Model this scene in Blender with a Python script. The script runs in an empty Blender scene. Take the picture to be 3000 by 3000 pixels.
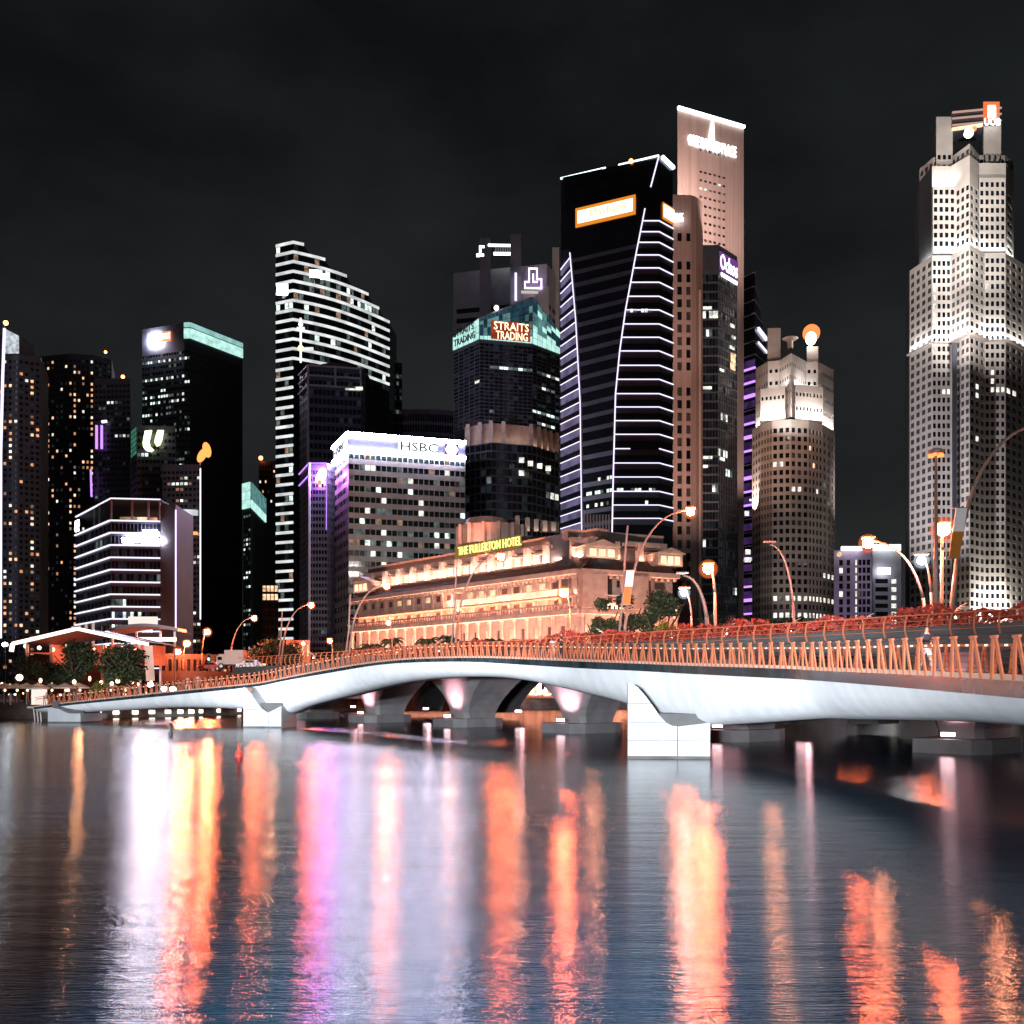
import bpy, math, random
from mathutils import Vector, Matrix
random.seed(7)
R = math.radians
S = bpy.context.scene
COL = S.collection
# ------------------------------------------------------------------ camera, sky, light, exposure
F, H, YH = 2880.0, 4.0, 2020.0            # focal length and horizon in photo pixels, eye height in metres
cd = bpy.data.cameras.new('camera'); cam = bpy.data.objects.new('camera', cd); COL.objects.link(cam)
cd.sensor_width = 36; cd.lens = 36*F/3000; cd.shift_y = (YH-1500)/3000
cd.clip_start = 0.5; cd.clip_end = 6000
cam.location = (0, 0, H); cam.rotation_euler = (R(90), 0, 0); S.camera = cam

W = bpy.data.worlds.new('World'); S.world = W; W.use_nodes = True
nt = W.node_tree; nt.nodes.clear()
def nn(t, k, **kw):
    n = t.nodes.new(k)
    for a, b in kw.items(): setattr(n, a, b)
    return n
sky = nn(nt, 'ShaderNodeTexSky'); sky.sky_type = 'NISHITA'; sky.sun_disc = False
sky.sun_elevation = R(4); sky.sun_rotation = R(200)
tc = nn(nt, 'ShaderNodeTexCoord')
mp = nn(nt, 'ShaderNodeMapping'); mp.inputs['Scale'].default_value = (1.6, 1.6, 3.2)
nz = nn(nt, 'ShaderNodeTexNoise'); nz.inputs['Scale'].default_value = 2.1; nz.inputs['Detail'].default_value = 5; nz.inputs['Roughness'].default_value = .55
cr = nn(nt, 'ShaderNodeValToRGB')
cr.color_ramp.elements[0].position = .38; cr.color_ramp.elements[0].color = (.0042, .0047, .0050, 1)
cr.color_ramp.elements[1].position = .74; cr.color_ramp.elements[1].color = (.0125, .0145, .0150, 1)
sx = nn(nt, 'ShaderNodeSeparateXYZ')
gr = nn(nt, 'ShaderNodeValToRGB')
gr.color_ramp.elements[0].position = 0.0; gr.color_ramp.elements[0].color = (.0125, .0125, .0132, 1)
gr.color_ramp.elements[1].position = .50; gr.color_ramp.elements[1].color = (.0, .0, .0, 1)
ad = nn(nt, 'ShaderNodeMix'); ad.data_type = 'RGBA'; ad.blend_type = 'ADD'; ad.inputs[0].default_value = 1
b1 = nn(nt, 'ShaderNodeBackground'); b1.inputs[1].default_value = 1
b2 = nn(nt, 'ShaderNodeBackground'); b2.inputs[1].default_value = .0006
ash = nn(nt, 'ShaderNodeAddShader'); wo = nn(nt, 'ShaderNodeOutputWorld')
L = nt.links.new
L(tc.outputs['Generated'], mp.inputs[0]); L(mp.outputs[0], nz.inputs[0]); L(nz.outputs[0], cr.inputs[0])
L(tc.outputs['Generated'], sx.inputs[0]); L(sx.outputs[2], gr.inputs[0])
L(cr.outputs[0], ad.inputs[6]); L(gr.outputs[0], ad.inputs[7]); L(ad.outputs[2], b1.inputs[0])
L(sky.outputs[0], b2.inputs[0]); L(b1.outputs[0], ash.inputs[0]); L(b2.outputs[0], ash.inputs[1]); L(ash.outputs[0], wo.inputs[0])

sl = bpy.data.lights.new('moonlight', 'SUN'); sl.energy = .012; sl.angle = R(.5); sl.color = (1, .93, .85)
so = bpy.data.objects.new('moonlight', sl); COL.objects.link(so); so.rotation_euler = (R(50), 0, R(-30))

vs = S.view_settings
vs.view_transform = 'Standard'; vs.look = 'None'; vs.gamma = 1; vs.exposure = 0; vs.use_curve_mapping = False
S.render.engine = 'CYCLES'
cy = S.cycles
cy.use_denoising = True
try: cy.denoiser = 'OPENIMAGEDENOISE'
except Exception: pass
cy.max_bounces = 4; cy.diffuse_bounces = 2; cy.glossy_bounces = 3; cy.transmission_bounces = 2; cy.volume_bounces = 0
cy.sample_clamp_indirect = 6; cy.sample_clamp_direct = 0; cy.caustics_reflective = False; cy.caustics_refractive = False
cy.use_light_tree = True

# ------------------------------------------------------------------ geometry helpers
def X(x, D): return (x-1500)/F*D
def Zy(y, D): return H+(YH-y)*D/F
def P(x, y, D): return Vector((X(x, D), D, Zy(y, D)))
def PL(x, D): return Vector((X(x, D), D))

class MB:
    def __init__(s): s.v = []; s.f = []
    def q(s, *pts):
        n = len(s.v); s.v += [tuple(p) for p in pts]; s.f.append(tuple(range(n, n+len(pts))))
    def box(s, c, u, w, d, h, up=Vector((0, 0, 1))):
        """centre c, width w along u, depth d along u x up, height h along up"""
        u = Vector(u); u = u.normalized() if u.length else Vector((1, 0, 0)); n = u.cross(up)
        a = u*w/2; b = n*d/2; e = up*h/2; c = Vector(c)
        k = len(s.v)
        for sz in (-1, 1):
            for sy in (-1, 1):
                for s1 in (-1, 1): s.v.append(tuple(c+a*s1+b*sy+e*sz))
        for f in ((0, 1, 3, 2), (4, 6, 7, 5), (0, 4, 5, 1), (2, 3, 7, 6), (0, 2, 6, 4), (1, 5, 7, 3)): s.f.append(tuple(k+i for i in f))
    def bar(s, a, b, w, d=None):
        a = Vector(a); b = Vector(b); t = b-a
        up = t.normalized(); u = Vector((1, 0, 0)) if abs(up.x) < .9 else Vector((0, 1, 0))
        u = (u-up*u.dot(up)).normalized()
        s.box((a+b)/2, u, w, d or w, t.length, up)
    def prism(s, pts, z0, z1, top=True):
        n = len(pts); k = len(s.v)
        s.v += [(p[0], p[1], z0) for p in pts]+[(p[0], p[1], z1) for p in pts]
        for i in range(n): j = (i+1) % n; s.f.append((k+i, k+j, k+n+j, k+n+i))
        s.f.append(tuple(k+i for i in range(n-1, -1, -1)))
        if top: s.f.append(tuple(k+n+i for i in range(n)))
    def tube(s, pts, r, n=6, caps=True):
        pts = [Vector(p) for p in pts]; rs = r if isinstance(r, (list, tuple)) else [r]*len(pts)
        k = len(s.v); ref = Vector((0, 0, 1)); last = None
        for i, p in enumerate(pts):
            t = (pts[min(i+1, len(pts)-1)]-pts[max(i-1, 0)]).normalized()
            if last is None:
                a = t.cross(ref) if abs(t.z) < .9 else t.cross(Vector((0, 1, 0)))
            else: a = last-t*last.dot(t)
            a.normalize(); last = a; b = t.cross(a)
            for j in range(n):
                an = 2*math.pi*j/n; s.v.append(tuple(p+(a*math.cos(an)+b*math.sin(an))*rs[i]))
        for i in range(len(pts)-1):
            for j in range(n):
                j2 = (j+1) % n; s.f.append((k+i*n+j, k+i*n+j2, k+(i+1)*n+j2, k+(i+1)*n+j))
        if caps:
            s.f.append(tuple(k+j for j in range(n-1, -1, -1))); e = k+(len(pts)-1)*n; s.f.append(tuple(e+j for j in range(n)))
    def ball(s, c, r, nu=10, nv=6, sz=1.0):
        c = Vector(c); k = len(s.v)
        s.v.append(tuple(c+Vector((0, 0, r*sz))))
        for i in range(1, nv):
            t = math.pi*i/nv
            for j in range(nu):
                a = 2*math.pi*j/nu; s.v.append(tuple(c+Vector((math.sin(t)*math.cos(a)*r, math.sin(t)*math.sin(a)*r, math.cos(t)*r*sz))))
        s.v.append(tuple(c-Vector((0, 0, r*sz)))); e = len(s.v)-1
        for j in range(nu):
            s.f.append((k, k+1+j, k+1+(j+1) % nu))
            for i in range(nv-2):
                a = k+1+i*nu; s.f.append((a+j, a+nu+j, a+nu+(j+1) % nu, a+(j+1) % nu))
            a = k+1+(nv-2)*nu; s.f.append((a+j, e, a+(j+1) % nu))
    def mesh(s, name, mat):
        me = bpy.data.meshes.new(name); me.from_pydata(s.v, [], s.f); me.update()
        if mat: me.materials.append(mat)
        return me
    def build(s, name, mat, parent=None, smooth=False, world=True):
        me = s.mesh(name, mat)
        if smooth:
            for p in me.polygons: p.use_smooth = True
        return link(name, me, parent, world)
def link(name, data, parent=None, world=True):
    o = bpy.data.objects.new(name, data); COL.objects.link(o)
    if parent is not None:
        o.parent = parent
        if world: o.matrix_parent_inverse = parent_inv(parent)
    return o
def parent_inv(p): return p.matrix_basis.inverted() if p.parent is None else Matrix.Identity(4)
def tag(o, label=None, cat=None, group=None, kind=None):
    if label: o['label'] = label
    if cat: o['category'] = cat
    if group: o['group'] = group
    if kind: o['kind'] = kind
    return o
def thing(name, label, cat, loc=(0, 0, 0), group=None, rz=0):
    o = bpy.data.objects.new(name, None); COL.objects.link(o); o.location = loc; o.rotation_euler = (0, 0, rz)
    o.empty_display_size = .5
    o.matrix_basis = Matrix.Translation(Vector(loc)) @ Matrix.Rotation(rz, 4, 'Z')
    return tag(o, label, cat, group)

# ------------------------------------------------------------------ materials
def mat(name, col, rough=.6, metal=0., noise=0., nscale=2., spec=.5, bump=0., stretch=(1, 1, 1)):
    m = bpy.data.materials.new(name); m.use_nodes = True; t = m.node_tree; b = t.nodes['Principled BSDF']
    b.inputs['Roughness'].default_value = rough; b.inputs['Metallic'].default_value = metal
    b.inputs['Specular IOR Level'].default_value = spec
    b.inputs['Base Color'].default_value = (*col, 1)
    if noise or bump:
        g = nn(t, 'ShaderNodeNewGeometry'); mm = nn(t, 'ShaderNodeMapping'); mm.inputs['Scale'].default_value = stretch
        n = nn(t, 'ShaderNodeTexNoise'); n.inputs['Scale'].default_value = nscale; n.inputs['Detail'].default_value = 4
        t.links.new(g.outputs['Position'], mm.inputs[0]); t.links.new(mm.outputs[0], n.inputs[0])
        if noise:
            r = nn(t, 'ShaderNodeValToRGB')
            r.color_ramp.elements[0].position = .3; r.color_ramp.elements[1].position = .7
            r.color_ramp.elements[0].color = (*[c*(1-noise) for c in col], 1)
            r.color_ramp.elements[1].color = (*[min(1, c*(1+noise*.7)) for c in col], 1)
            t.links.new(n.outputs[0], r.inputs[0]); t.links.new(r.outputs[0], b.inputs['Base Color'])
        if bump:
            bp = nn(t, 'ShaderNodeBump'); bp.inputs['Strength'].default_value = bump; bp.inputs['Distance'].default_value = .05
            t.links.new(n.outputs[0], bp.inputs['Height']); t.links.new(bp.outputs[0], b.inputs['Normal'])
    return m
def emit(name, col, st, vary=0., scale=.35, nee=True):
    m = bpy.data.materials.new(name); m.use_nodes = True; t = m.node_tree; t.nodes.clear()
    o = nn(t, 'ShaderNodeOutputMaterial'); e = nn(t, 'ShaderNodeEmission'); e.inputs[0].default_value = (*col, 1); e.inputs[1].default_value = st
    t.links.new(e.outputs[0], o.inputs[0])
    if vary:
        g = nn(t, 'ShaderNodeNewGeometry'); n = nn(t, 'ShaderNodeTexNoise'); n.inputs['Scale'].default_value = scale; n.inputs['Detail'].default_value = 2
        r = nn(t, 'ShaderNodeMapRange'); r.inputs[1].default_value = .3; r.inputs[2].default_value = .7
        r.inputs[3].default_value = st*(1-vary); r.inputs[4].default_value = st*(1+vary)
        t.links.new(g.outputs['Position'], n.inputs[0]); t.links.new(n.outputs[0], r.inputs[0]); t.links.new(r.outputs[0], e.inputs[1])
    m.cycles.emission_sampling = 'FRONT' if nee and st > 4 else 'NONE'
    return m
M = dict(
 stone=mat('pale_granite', (.43, .40, .37), .6, noise=.12, nscale=.15),
 pinkstone=mat('pink_cladding', (.42, .30, .27), .55, noise=.16, nscale=.5, stretch=(1.2, 1.2, .02)),
 tanstone=mat('tan_cladding', (.42, .35, .30), .6, noise=.12, nscale=.2),
 darkwall=mat('dark_mullion', (.055, .062, .078), .45, noise=.2, nscale=.3),
 bluewall=mat('blue_grey_mullion', (.05, .055, .085), .45, noise=.2, nscale=.3),
 greywall=mat('grey_panel', (.30, .32, .36), .5, noise=.15, nscale=.2),
 spandrel=mat('grey_spandrel', (.20, .19, .185), .55, noise=.2, nscale=.4),
 purplewall=mat('lilac_wall', (.34, .27, .40), .6, noise=.15, nscale=.3),
 glass=mat('dark_glass', (.008, .010, .014), .12, noise=.3, nscale=.2, spec=.6),
 blind=mat('window_blind_glass', (.055, .05, .045), .3, noise=.5, nscale=.6),
 greenglass=mat('green_dark_glass', (.008, .016, .017), .12, noise=.3, nscale=.2, spec=.6),
 core=mat('tower_core', (.04, .043, .05), .6, noise=.2, nscale=.2),
 roof=mat('roof_deck', (.06, .06, .06), .8, noise=.2),
 white=mat('white_concrete', (.80, .81, .83), .5, noise=.10, nscale=1.1, stretch=(1, 1, .22)),
 pier=mat('pier_cladding', (.42, .43, .45), .5, noise=.10, nscale=.9, stretch=(1, 1, .35)),
 whitepaint=mat('white_paint', (.78, .78, .78), .4, noise=.05),
 darkband=mat('dark_edge_glass', (.030, .042, .05), .18, noise=.6, nscale=1.1, spec=.7, stretch=(1, 1, .4)),
 bronze=mat('bronze_steel', (.50, .155, .075), .45, noise=.12, nscale=3),
 kerb=mat('pale_granite_kerb', (.55, .40, .33), .6, noise=.15, nscale=2),
 wire=mat('steel_wire', (.10, .09, .09), .4, metal=.6, noise=.1),
 deck=mat('deck_boards', (.18, .14, .12), .7, noise=.2),
 concrete=mat('grey_concrete', (.085, .08, .083), .7, noise=.2, nscale=.8, bump=.2),
 beam=mat('dark_bridge_beam', (.075, .085, .09), .5, noise=.3, nscale=.6, stretch=(1, 1, 3)),
 asphalt=mat('asphalt', (.05, .05, .05), .8, noise=.3, nscale=1, bump=.2),
 land=mat('paved_ground', (.09, .085, .08), .85, noise=.3, nscale=.3),
 quay=mat('quay_stone', (.10, .095, .09), .8, noise=.4, nscale=.7, bump=.3),
 hotel=mat('hotel_stone', (.46, .35, .29), .65, noise=.22, nscale=.6),
 hoteldark=mat('hotel_recess', (.10, .06, .05), .7, noise=.2),
 tile=mat('dark_roof_tile', (.07, .035, .03), .7, noise=.35, nscale=1, stretch=(1, 1, 3)),
 pole=mat('lamp_steel', (.26, .20, .17), .4, noise=.1),
 whitepole=mat('white_lamp_steel', (.7, .7, .7), .35, noise=.08),
 banner=mat('orange_banner', (.42, .16, .015), .6, noise=.15, nscale=2),
 leaf=mat('dark_leaf', (.035, .055, .022), .6, noise=.5, nscale=.8),
 leafy=mat('yellow_green_leaf', (.12, .13, .02), .6, noise=.5, nscale=.8),
 flower=mat('red_bougainvillea', (.38, .045, .03), .6, noise=.5, nscale=1.5),
 bark=mat('bark', (.09, .065, .045), .85, noise=.4, nscale=4, bump=.4),
 red=mat('red_plastic', (.5, .035, .02), .45, noise=.1),
 black=mat('black_plastic', (.015, .015, .015), .5, noise=.2),
 skin=mat('skin', (.45, .27, .19), .55, noise=.05),
 navy=mat('navy_cloth', (.015, .02, .04), .8, noise=.2, nscale=8),
 pale=mat('pale_cloth', (.6, .6, .66), .8, noise=.1, nscale=8),
 hair=mat('black_hair', (.012, .01, .01), .6, noise=.2, nscale=20),
 canvas=mat('cream_canvas', (.55, .45, .36), .8, noise=.12),
 truck=mat('peach_truck_paint', (.55, .36, .28), .4, noise=.08),
 tyre=mat('tyre_rubber', (.02, .02, .02), .8, noise=.2),
)
E = dict(
 warm1=emit('lit_window_warm', (1, .62, .36), 1.3, .6, .5, False), warm2=emit('lit_window_orange', (1, .45, .22), .9, .6, .5, False),
 warm3=emit('lit_window_dim', (1, .6, .4), .28, .7, .5, False),
 cool1=emit('lit_window_cool', (.82, 1, .92), 1.25, .6, .5, False), cool2=emit('lit_window_pale', (1, .97, .85), 1.1, .6, .5, False),
 cool3=emit('lit_window_faint', (.6, .8, .75), .16, .8, .5, False), blue3=emit('lit_window_blue', (.35, .45, .9), .10, .8, .5, False),
 neonw=emit('lilac_neon', (.86, .76, 1), 1.5), neonp=emit('purple_neon', (.55, .25, 1), 1.6), neonb=emit('ice_blue_neon', (.75, .92, 1), 3.2),
 bandw=emit('white_light_band', (.92, .95, .95), .85, .3, .12), bandsign=emit('roof_sign_white', (1, 1, .98), 5),
 ouew=emit('ivory_floor_neon', (.93, .87, 1), 1.3),
 hsb=emit('bluish_white_tube', (.78, .74, 1), 150), panelw=emit('white_sign_panel', (.97, 1, 1), 2.2),
 cyan1=emit('cyan_crown_bright', (.55, .95, .85), .95, .25, .3), cyan2=emit('cyan_crown_mid', (.22, .55, .55), .42, .5, .3), cyan3=emit('cyan_crown_dark', (.05, .16, .24), .25, .6, .3),
 whitehot=emit('white_lamp', (1, .96, 1), 40), whitesign=emit('white_letters', (1, 1, 1), 6), lilacsign=emit('lilac_sign', (.88, .80, 1), 120),
 purplehot=emit('purple_lamp', (.85, .3, 1), 30), orangesign=emit('orange_sign', (1, .28, .07), 2.2), redsign=emit('red_glow_sign', (1, .16, .06), 3),
 yellowpan=emit('amber_sign_panel', (1, .86, .62), 2.6), amber=emit('amber_halo_panel', (1, .32, .03), .85), yellow=emit('yellow_letters', (1, .86, .25), 1.6),
 dim=mat('dark_letters', (.02, .03, .03), .5, noise=.1), goldink=emit('gold_letters', (1, .72, .35), .85),
 sodium=emit('sodium_bulb', (1, .165, .055), 2300), sodium3=emit('clustered_sodium_bulb', (1, .15, .05), 3800), sodium2=emit('small_sodium_bulb', (1, .25, .085), 500),
 coldlamp=emit('cold_bulb', (.86, .95, 1), 500), globe=emit('warm_globe', (1, .62, .38), 5), uplamp=emit('pink_uplight_lens', (1, .62, .66), 18),
 faint=emit('unlit_room_glow', (.5, .65, .8), .022, .6, .4, False), green=emit('green_signal', (.1, 1, .6), 8), redlamp=emit('red_beacon', (1, .2, .06), 14), ugreen=emit('pale_green_logo', (.86, 1, .55), 3),
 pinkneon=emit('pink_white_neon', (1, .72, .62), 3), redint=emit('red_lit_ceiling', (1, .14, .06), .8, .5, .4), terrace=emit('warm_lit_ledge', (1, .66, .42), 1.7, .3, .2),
 peachglow=emit('peach_glow', (1, .85, .75), 6), screen=emit('peach_screen', (1, .80, .72), 1.15), bolt=emit('handrail_light', (1, .75, .6), 2.5, nee=False),
 washspan=emit('neon_wash_spandrel', (.50, .42, .78), .26, .4, .25, False), lcol=emit('lilac_logo', (.85, .6, 1), 3.5),
)

M['dim'] = E['dim']
def halo_mat(name, col, st):  # see-through emission that fades at the rim, imitating a lamp's halo
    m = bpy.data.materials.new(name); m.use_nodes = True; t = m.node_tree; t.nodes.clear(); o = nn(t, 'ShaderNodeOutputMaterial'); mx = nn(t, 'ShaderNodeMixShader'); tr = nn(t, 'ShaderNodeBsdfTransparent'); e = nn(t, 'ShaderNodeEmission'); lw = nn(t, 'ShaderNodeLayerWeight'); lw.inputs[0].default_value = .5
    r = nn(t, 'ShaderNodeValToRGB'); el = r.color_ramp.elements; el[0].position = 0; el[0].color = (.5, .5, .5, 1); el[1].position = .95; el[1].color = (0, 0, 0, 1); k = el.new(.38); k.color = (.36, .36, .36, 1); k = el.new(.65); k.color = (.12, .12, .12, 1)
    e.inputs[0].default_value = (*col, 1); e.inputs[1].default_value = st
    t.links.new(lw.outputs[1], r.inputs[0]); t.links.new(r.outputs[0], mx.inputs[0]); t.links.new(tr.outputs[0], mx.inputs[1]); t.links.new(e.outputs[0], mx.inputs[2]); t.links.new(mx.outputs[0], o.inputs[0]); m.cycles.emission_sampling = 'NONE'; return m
M['amberhalo'] = halo_mat('amber_lamp_halo', (1, .18, .05), 1.0); M['coldhalo'] = halo_mat('cold_lamp_halo', (.7, .85, 1), .8)
def flood(loc, target, power, col=(1, .95, .9), angle=60, blend=.6, radius=.4):
    d = bpy.data.lights.new('floodlight', 'SPOT'); d.energy = power; d.color = col; d.spot_size = R(angle); d.spot_blend = blend; d.shadow_soft_size = radius
    o = bpy.data.objects.new('floodlight', d); COL.objects.link(o); o.location = loc
    o.rotation_euler = (Vector(target)-Vector(loc)).to_track_quat('-Z', 'Y').to_euler(); return o
def strip(a, b, power, col, tilt_to, width=.4):
    """linear uplight from a to b, aimed towards the point tilt_to"""
    a = Vector(a); b = Vector(b); d = bpy.data.lights.new('linear_uplight', 'AREA'); d.shape = 'RECTANGLE'
    u = (b-a); d.size = u.length; d.size_y = width; d.energy = power; d.color = col
    o = bpy.data.objects.new('linear_uplight', d); COL.objects.link(o)
    c = (a+b)/2; z = -(Vector(tilt_to)-c); u.normalize(); z = (z-u*z.dot(u)).normalized(); y = z.cross(u)
    o.matrix_basis = Matrix((( u.x, y.x, z.x, c.x), (u.y, y.y, z.y, c.y), (u.z, y.z, z.z, c.z), (0, 0, 0, 1)))
    return o

def text(body, origin, u, height, mat_, parent, name='lettering', width=None, depth=.15, up=Vector((0, 0, 1)), shear=0):
    """flat lettering standing on a wall: origin = lower start corner, u = reading direction"""
    c = bpy.data.curves.new('t', 'FONT'); c.body = body; c.size = 1; c.extrude = .08; c.resolution_u = 2; c.shear = shear
    o = bpy.data.objects.new('t', c); COL.objects.link(o); bpy.context.view_layer.update()
    me = bpy.data.meshes.new_from_object(o.evaluated_get(bpy.context.evaluated_depsgraph_get())); bpy.data.objects.remove(o)
    xs = [v.co.x for v in me.vertices]; ys = [v.co.y for v in me.vertices]
    x0, x1, y0, y1 = min(xs), max(xs), min(ys), max(ys)
    sy = height/(y1-y0); sx_ = (width/(x1-x0)) if width else sy
    u = Vector(u).normalized(); n = u.cross(up); origin = Vector(origin)
    for v in me.vertices: v.co = origin+u*((v.co.x-x0)*sx_)+up*((v.co.y-y0)*sy)+n*(v.co.z*depth/.08)
    me.materials.clear(); me.materials.append(mat_)
    return link(name, me, parent)

UB = {}
def unit_box(name, m):
    k = (name, m.name)
    if k not in UB:
        b = MB(); b.box((0, 0, 0), (1, 0, 0), 1, 1, 1); UB[k] = b.mesh(name, m)
    return UB[k]
def put_box(name, m, parent, c, u, w, d, h):
    u = Vector(u).normalized(); n = u.cross(Vector((0, 0, 1)))
    o = link(name, unit_box(name, m), parent)
    o.matrix_basis = Matrix(((u.x*w, n.x*d, 0, c[0]), (u.y*w, n.y*d, 0, c[1]), (u.z*w, 0, h, c[2]), (0, 0, 0, 1)))
    return o

# ------------------------------------------------------------------ building kit
class Building:
    def __init__(s, name, label, wall='darkwall', glass='glass', cat='tower', loc=None):
        s.root = thing(name, label, cat, loc or (0, 0, 0)); s.wall = wall; s.glass = glass; s.mb = MB(); s.win = []
        s.core = MB(); s.base = loc is None
    def fpts(s, D, pts):
        """pts = photo (x, ytop) of one level roof edge; the first entry flagged by D gives distance -> plan points and roof height"""
        i = min(range(len(pts)), key=lambda k: pts[k][1]); yc = pts[i][1]
        out = [PL(x, D*(YH-yc)/(YH-y)) for x, y in pts]
        return out, H+(YH-yc)*D/F
    def facade(s, p0, p1, z0, z1, cols, rows, lit=None, depth=.35, pane='window', wallz=None):
        """wall from p0 to p1 with real openings; cols/rows = lists of (start, end) in metres along / above"""
        u = Vector((p1[0]-p0[0], p1[1]-p0[1], 0)); Ln = u.length; u.normalize(); n = Vector((u.y, -u.x, 0))
        b = Vector((p0[0], p0[1], 0)); mb = s.mb
        A = lambda d, z, e=0: b+u*d+Vector((0, 0, z))-n*e
        zc = z0
        for j, (ra, rb) in enumerate(rows):
            if ra > zc+1e-4: mb.q(A(0, zc), A(Ln, zc), A(Ln, ra), A(0, ra))
            dc = 0
            for i, (ca, cb) in enumerate(cols):
                if ca > dc+1e-4: mb.q(A(dc, ra), A(ca, ra), A(ca, rb), A(dc, rb))
                mb.q(A(ca, ra), A(cb, ra), A(cb, ra, depth), A(ca, ra, depth)); mb.q(A(ca, rb, depth), A(cb, rb, depth), A(cb, rb), A(ca, rb))
                mb.q(A(ca, ra), A(ca, ra, depth), A(ca, rb, depth), A(ca, rb)); mb.q(A(cb, ra, depth), A(cb, ra), A(cb, rb), A(cb, rb, depth))
                k = lit(i, j, len(cols), len(rows)) if lit else None
                s.win.append((A((ca+cb)/2, (ra+rb)/2, depth-.04), u, cb-ca, rb-ra, k, pane))
                dc = cb
            if dc < Ln-1e-4: mb.q(A(dc, ra), A(Ln, ra), A(Ln, rb), A(dc, rb))
            zc = rb
        if zc < z1-1e-4: mb.q(A(0, zc), A(Ln, zc), A(Ln, z1), A(0, z1))
    def grid(s, p0, p1, z0, z1, nx, nz, fx=.7, fz=.6, lit=None, m0=0, m1=0, b0=0, b1=0, depth=.35):
        Ln = (Vector(p1)-Vector(p0)).length; w = (Ln-m0-m1)/nx; hh = (z1-z0-b0-b1)/nz
        cols = [(m0+w*(i+.5-fx/2), m0+w*(i+.5+fx/2)) for i in range(nx)]; rows = [(z0+b0+hh*(j+.5-fz/2), z0+b0+hh*(j+.5+fz/2)) for j in range(nz)]
        s.facade(p0, p1, z0, z1, cols, rows, lit, depth)
    def solid(s, pts, z0, z1, back=18, inset=.45):
        """closed core behind the facades, its top the roof"""
        c = [(p[0], p[1]) for p in pts]; m = sum((Vector(p) for p in c), Vector((0, 0)))/len(c)+Vector((0, back/2))
        fr = [(p[0]+(m.x-p[0])*.0, p[1]+inset) for p in c]
        x0, x1 = fr[0], fr[-1]; taper = .34*back   # rear corners are chamfered inwards
        bx0 = (x0[0]+max(-taper*.2, min(taper, x0[0]/x0[1]*back*1.12)) if x0[0] > 0 else x0[0]); bx1 = (x1[0]+min(taper*.2, max(-taper, x1[0]/x1[1]*back*1.12)) if x1[0] < 0 else x1[0])
        if bx1-bx0 < 1: bx0, bx1 = (x0[0]+x1[0])/2-.5, (x0[0]+x1[0])/2+.5
        s.core.prism(fr+[(bx1, x1[1]+back), (bx0, x0[1]+back)], z0, z1)
        s.mb.q((c[-1][0], c[-1][1], z0), (bx1, x1[1]+back, z0), (bx1, x1[1]+back, z1), (c[-1][0], c[-1][1], z1))
        s.mb.q((bx0, x0[1]+back, z0), (c[0][0], c[0][1], z0), (c[0][0], c[0][1], z1), (bx0, x0[1]+back, z1))
        s.mb.q(*[(p[0], p[1], z1) for p in c]+[(bx1, x1[1]+back, z1), (bx0, x0[1]+back, z1)])
    def finish(s, cap=290):
        if s.core.v: s.core.build('core', M['core'], s.root)
        if s.mb.v: s.mb.build('wall', M[s.wall], s.root)
        rf = random.Random(len(s.win)); s.win = [(c, u, w, h, ('faint' if k is None and s.wall in ('darkwall', 'bluewall') and rf.random() < .16 else k), nm) for c, u, w, h, k, nm in s.win]
        wn = sorted(s.win, key=lambda w: (w[4] is None, -w[2]*w[3]))
        for c, u, w, h, k, nm in wn[:cap]:
            put_box(nm, E[k] if k else (M['blind'] if s.wall in ('stone', 'tanstone', 'spandrel', 'pinkstone') and rf.random() < .3 else M[s.glass]), s.root, c, u, w, .06, h)
        rest = {}
        for c, u, w, h, k, nm in wn[cap:]: rest.setdefault(k, MB()).box(c, u, w, .06, h)
        for k, b in rest.items():
            tag(b.build('window_bank', E[k] if k else M[s.glass], s.root), kind='stuff')
        return s.root
def runs(p, kinds, start=.25, keep=.7, rowp=None, seed=0):
    """lit windows come in runs along a floor; some floors are busier"""
    rg = random.Random(seed); st = {}
    def f(i, j, nx, nz):
        if ('r', j) not in st: st['r', j] = p*(2.6 if rg.random() < .3 else .55)
        pr = st['r', j]
        on = st.get(('o', j), False)
        on = (rg.random() < keep) if on and i > 0 else (rg.random() < pr*(1-keep)/max(.05, (1-pr)))
        st['o', j] = on
        return rg.choice(kinds) if on else None
    return f
def scatter(p, kinds, seed=0, colw=None):
    rg = random.Random(seed); st = {}
    def f(i, j, nx, nz):
        if i not in st: st[i] = p*rg.choice((.3, .6, 1, 2.2))
        return rg.choice(kinds) if rg.random() < st[i] else None
    return f
def neon(b, pts, r, m, name='neon_line'):
    mb = MB()
    for a, c in zip(pts, pts[1:]): mb.bar(a, c, r*2)
    return mb.build(name, E[m], b.root if isinstance(b, Building) else b)
def out(p, q, e):
    """outward normal (towards the water) of a wall p->q, times e"""
    u = Vector((q[0]-p[0], q[1]-p[1], 0)).normalized(); return Vector((u.y, -u.x, 0))*e
def at(p0, p1, t, z, e=0):
    return Vector((p0[0]+(p1[0]-p0[0])*t, p0[1]+(p1[1]-p0[1])*t, z))+out(p0, p1, e)

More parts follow.
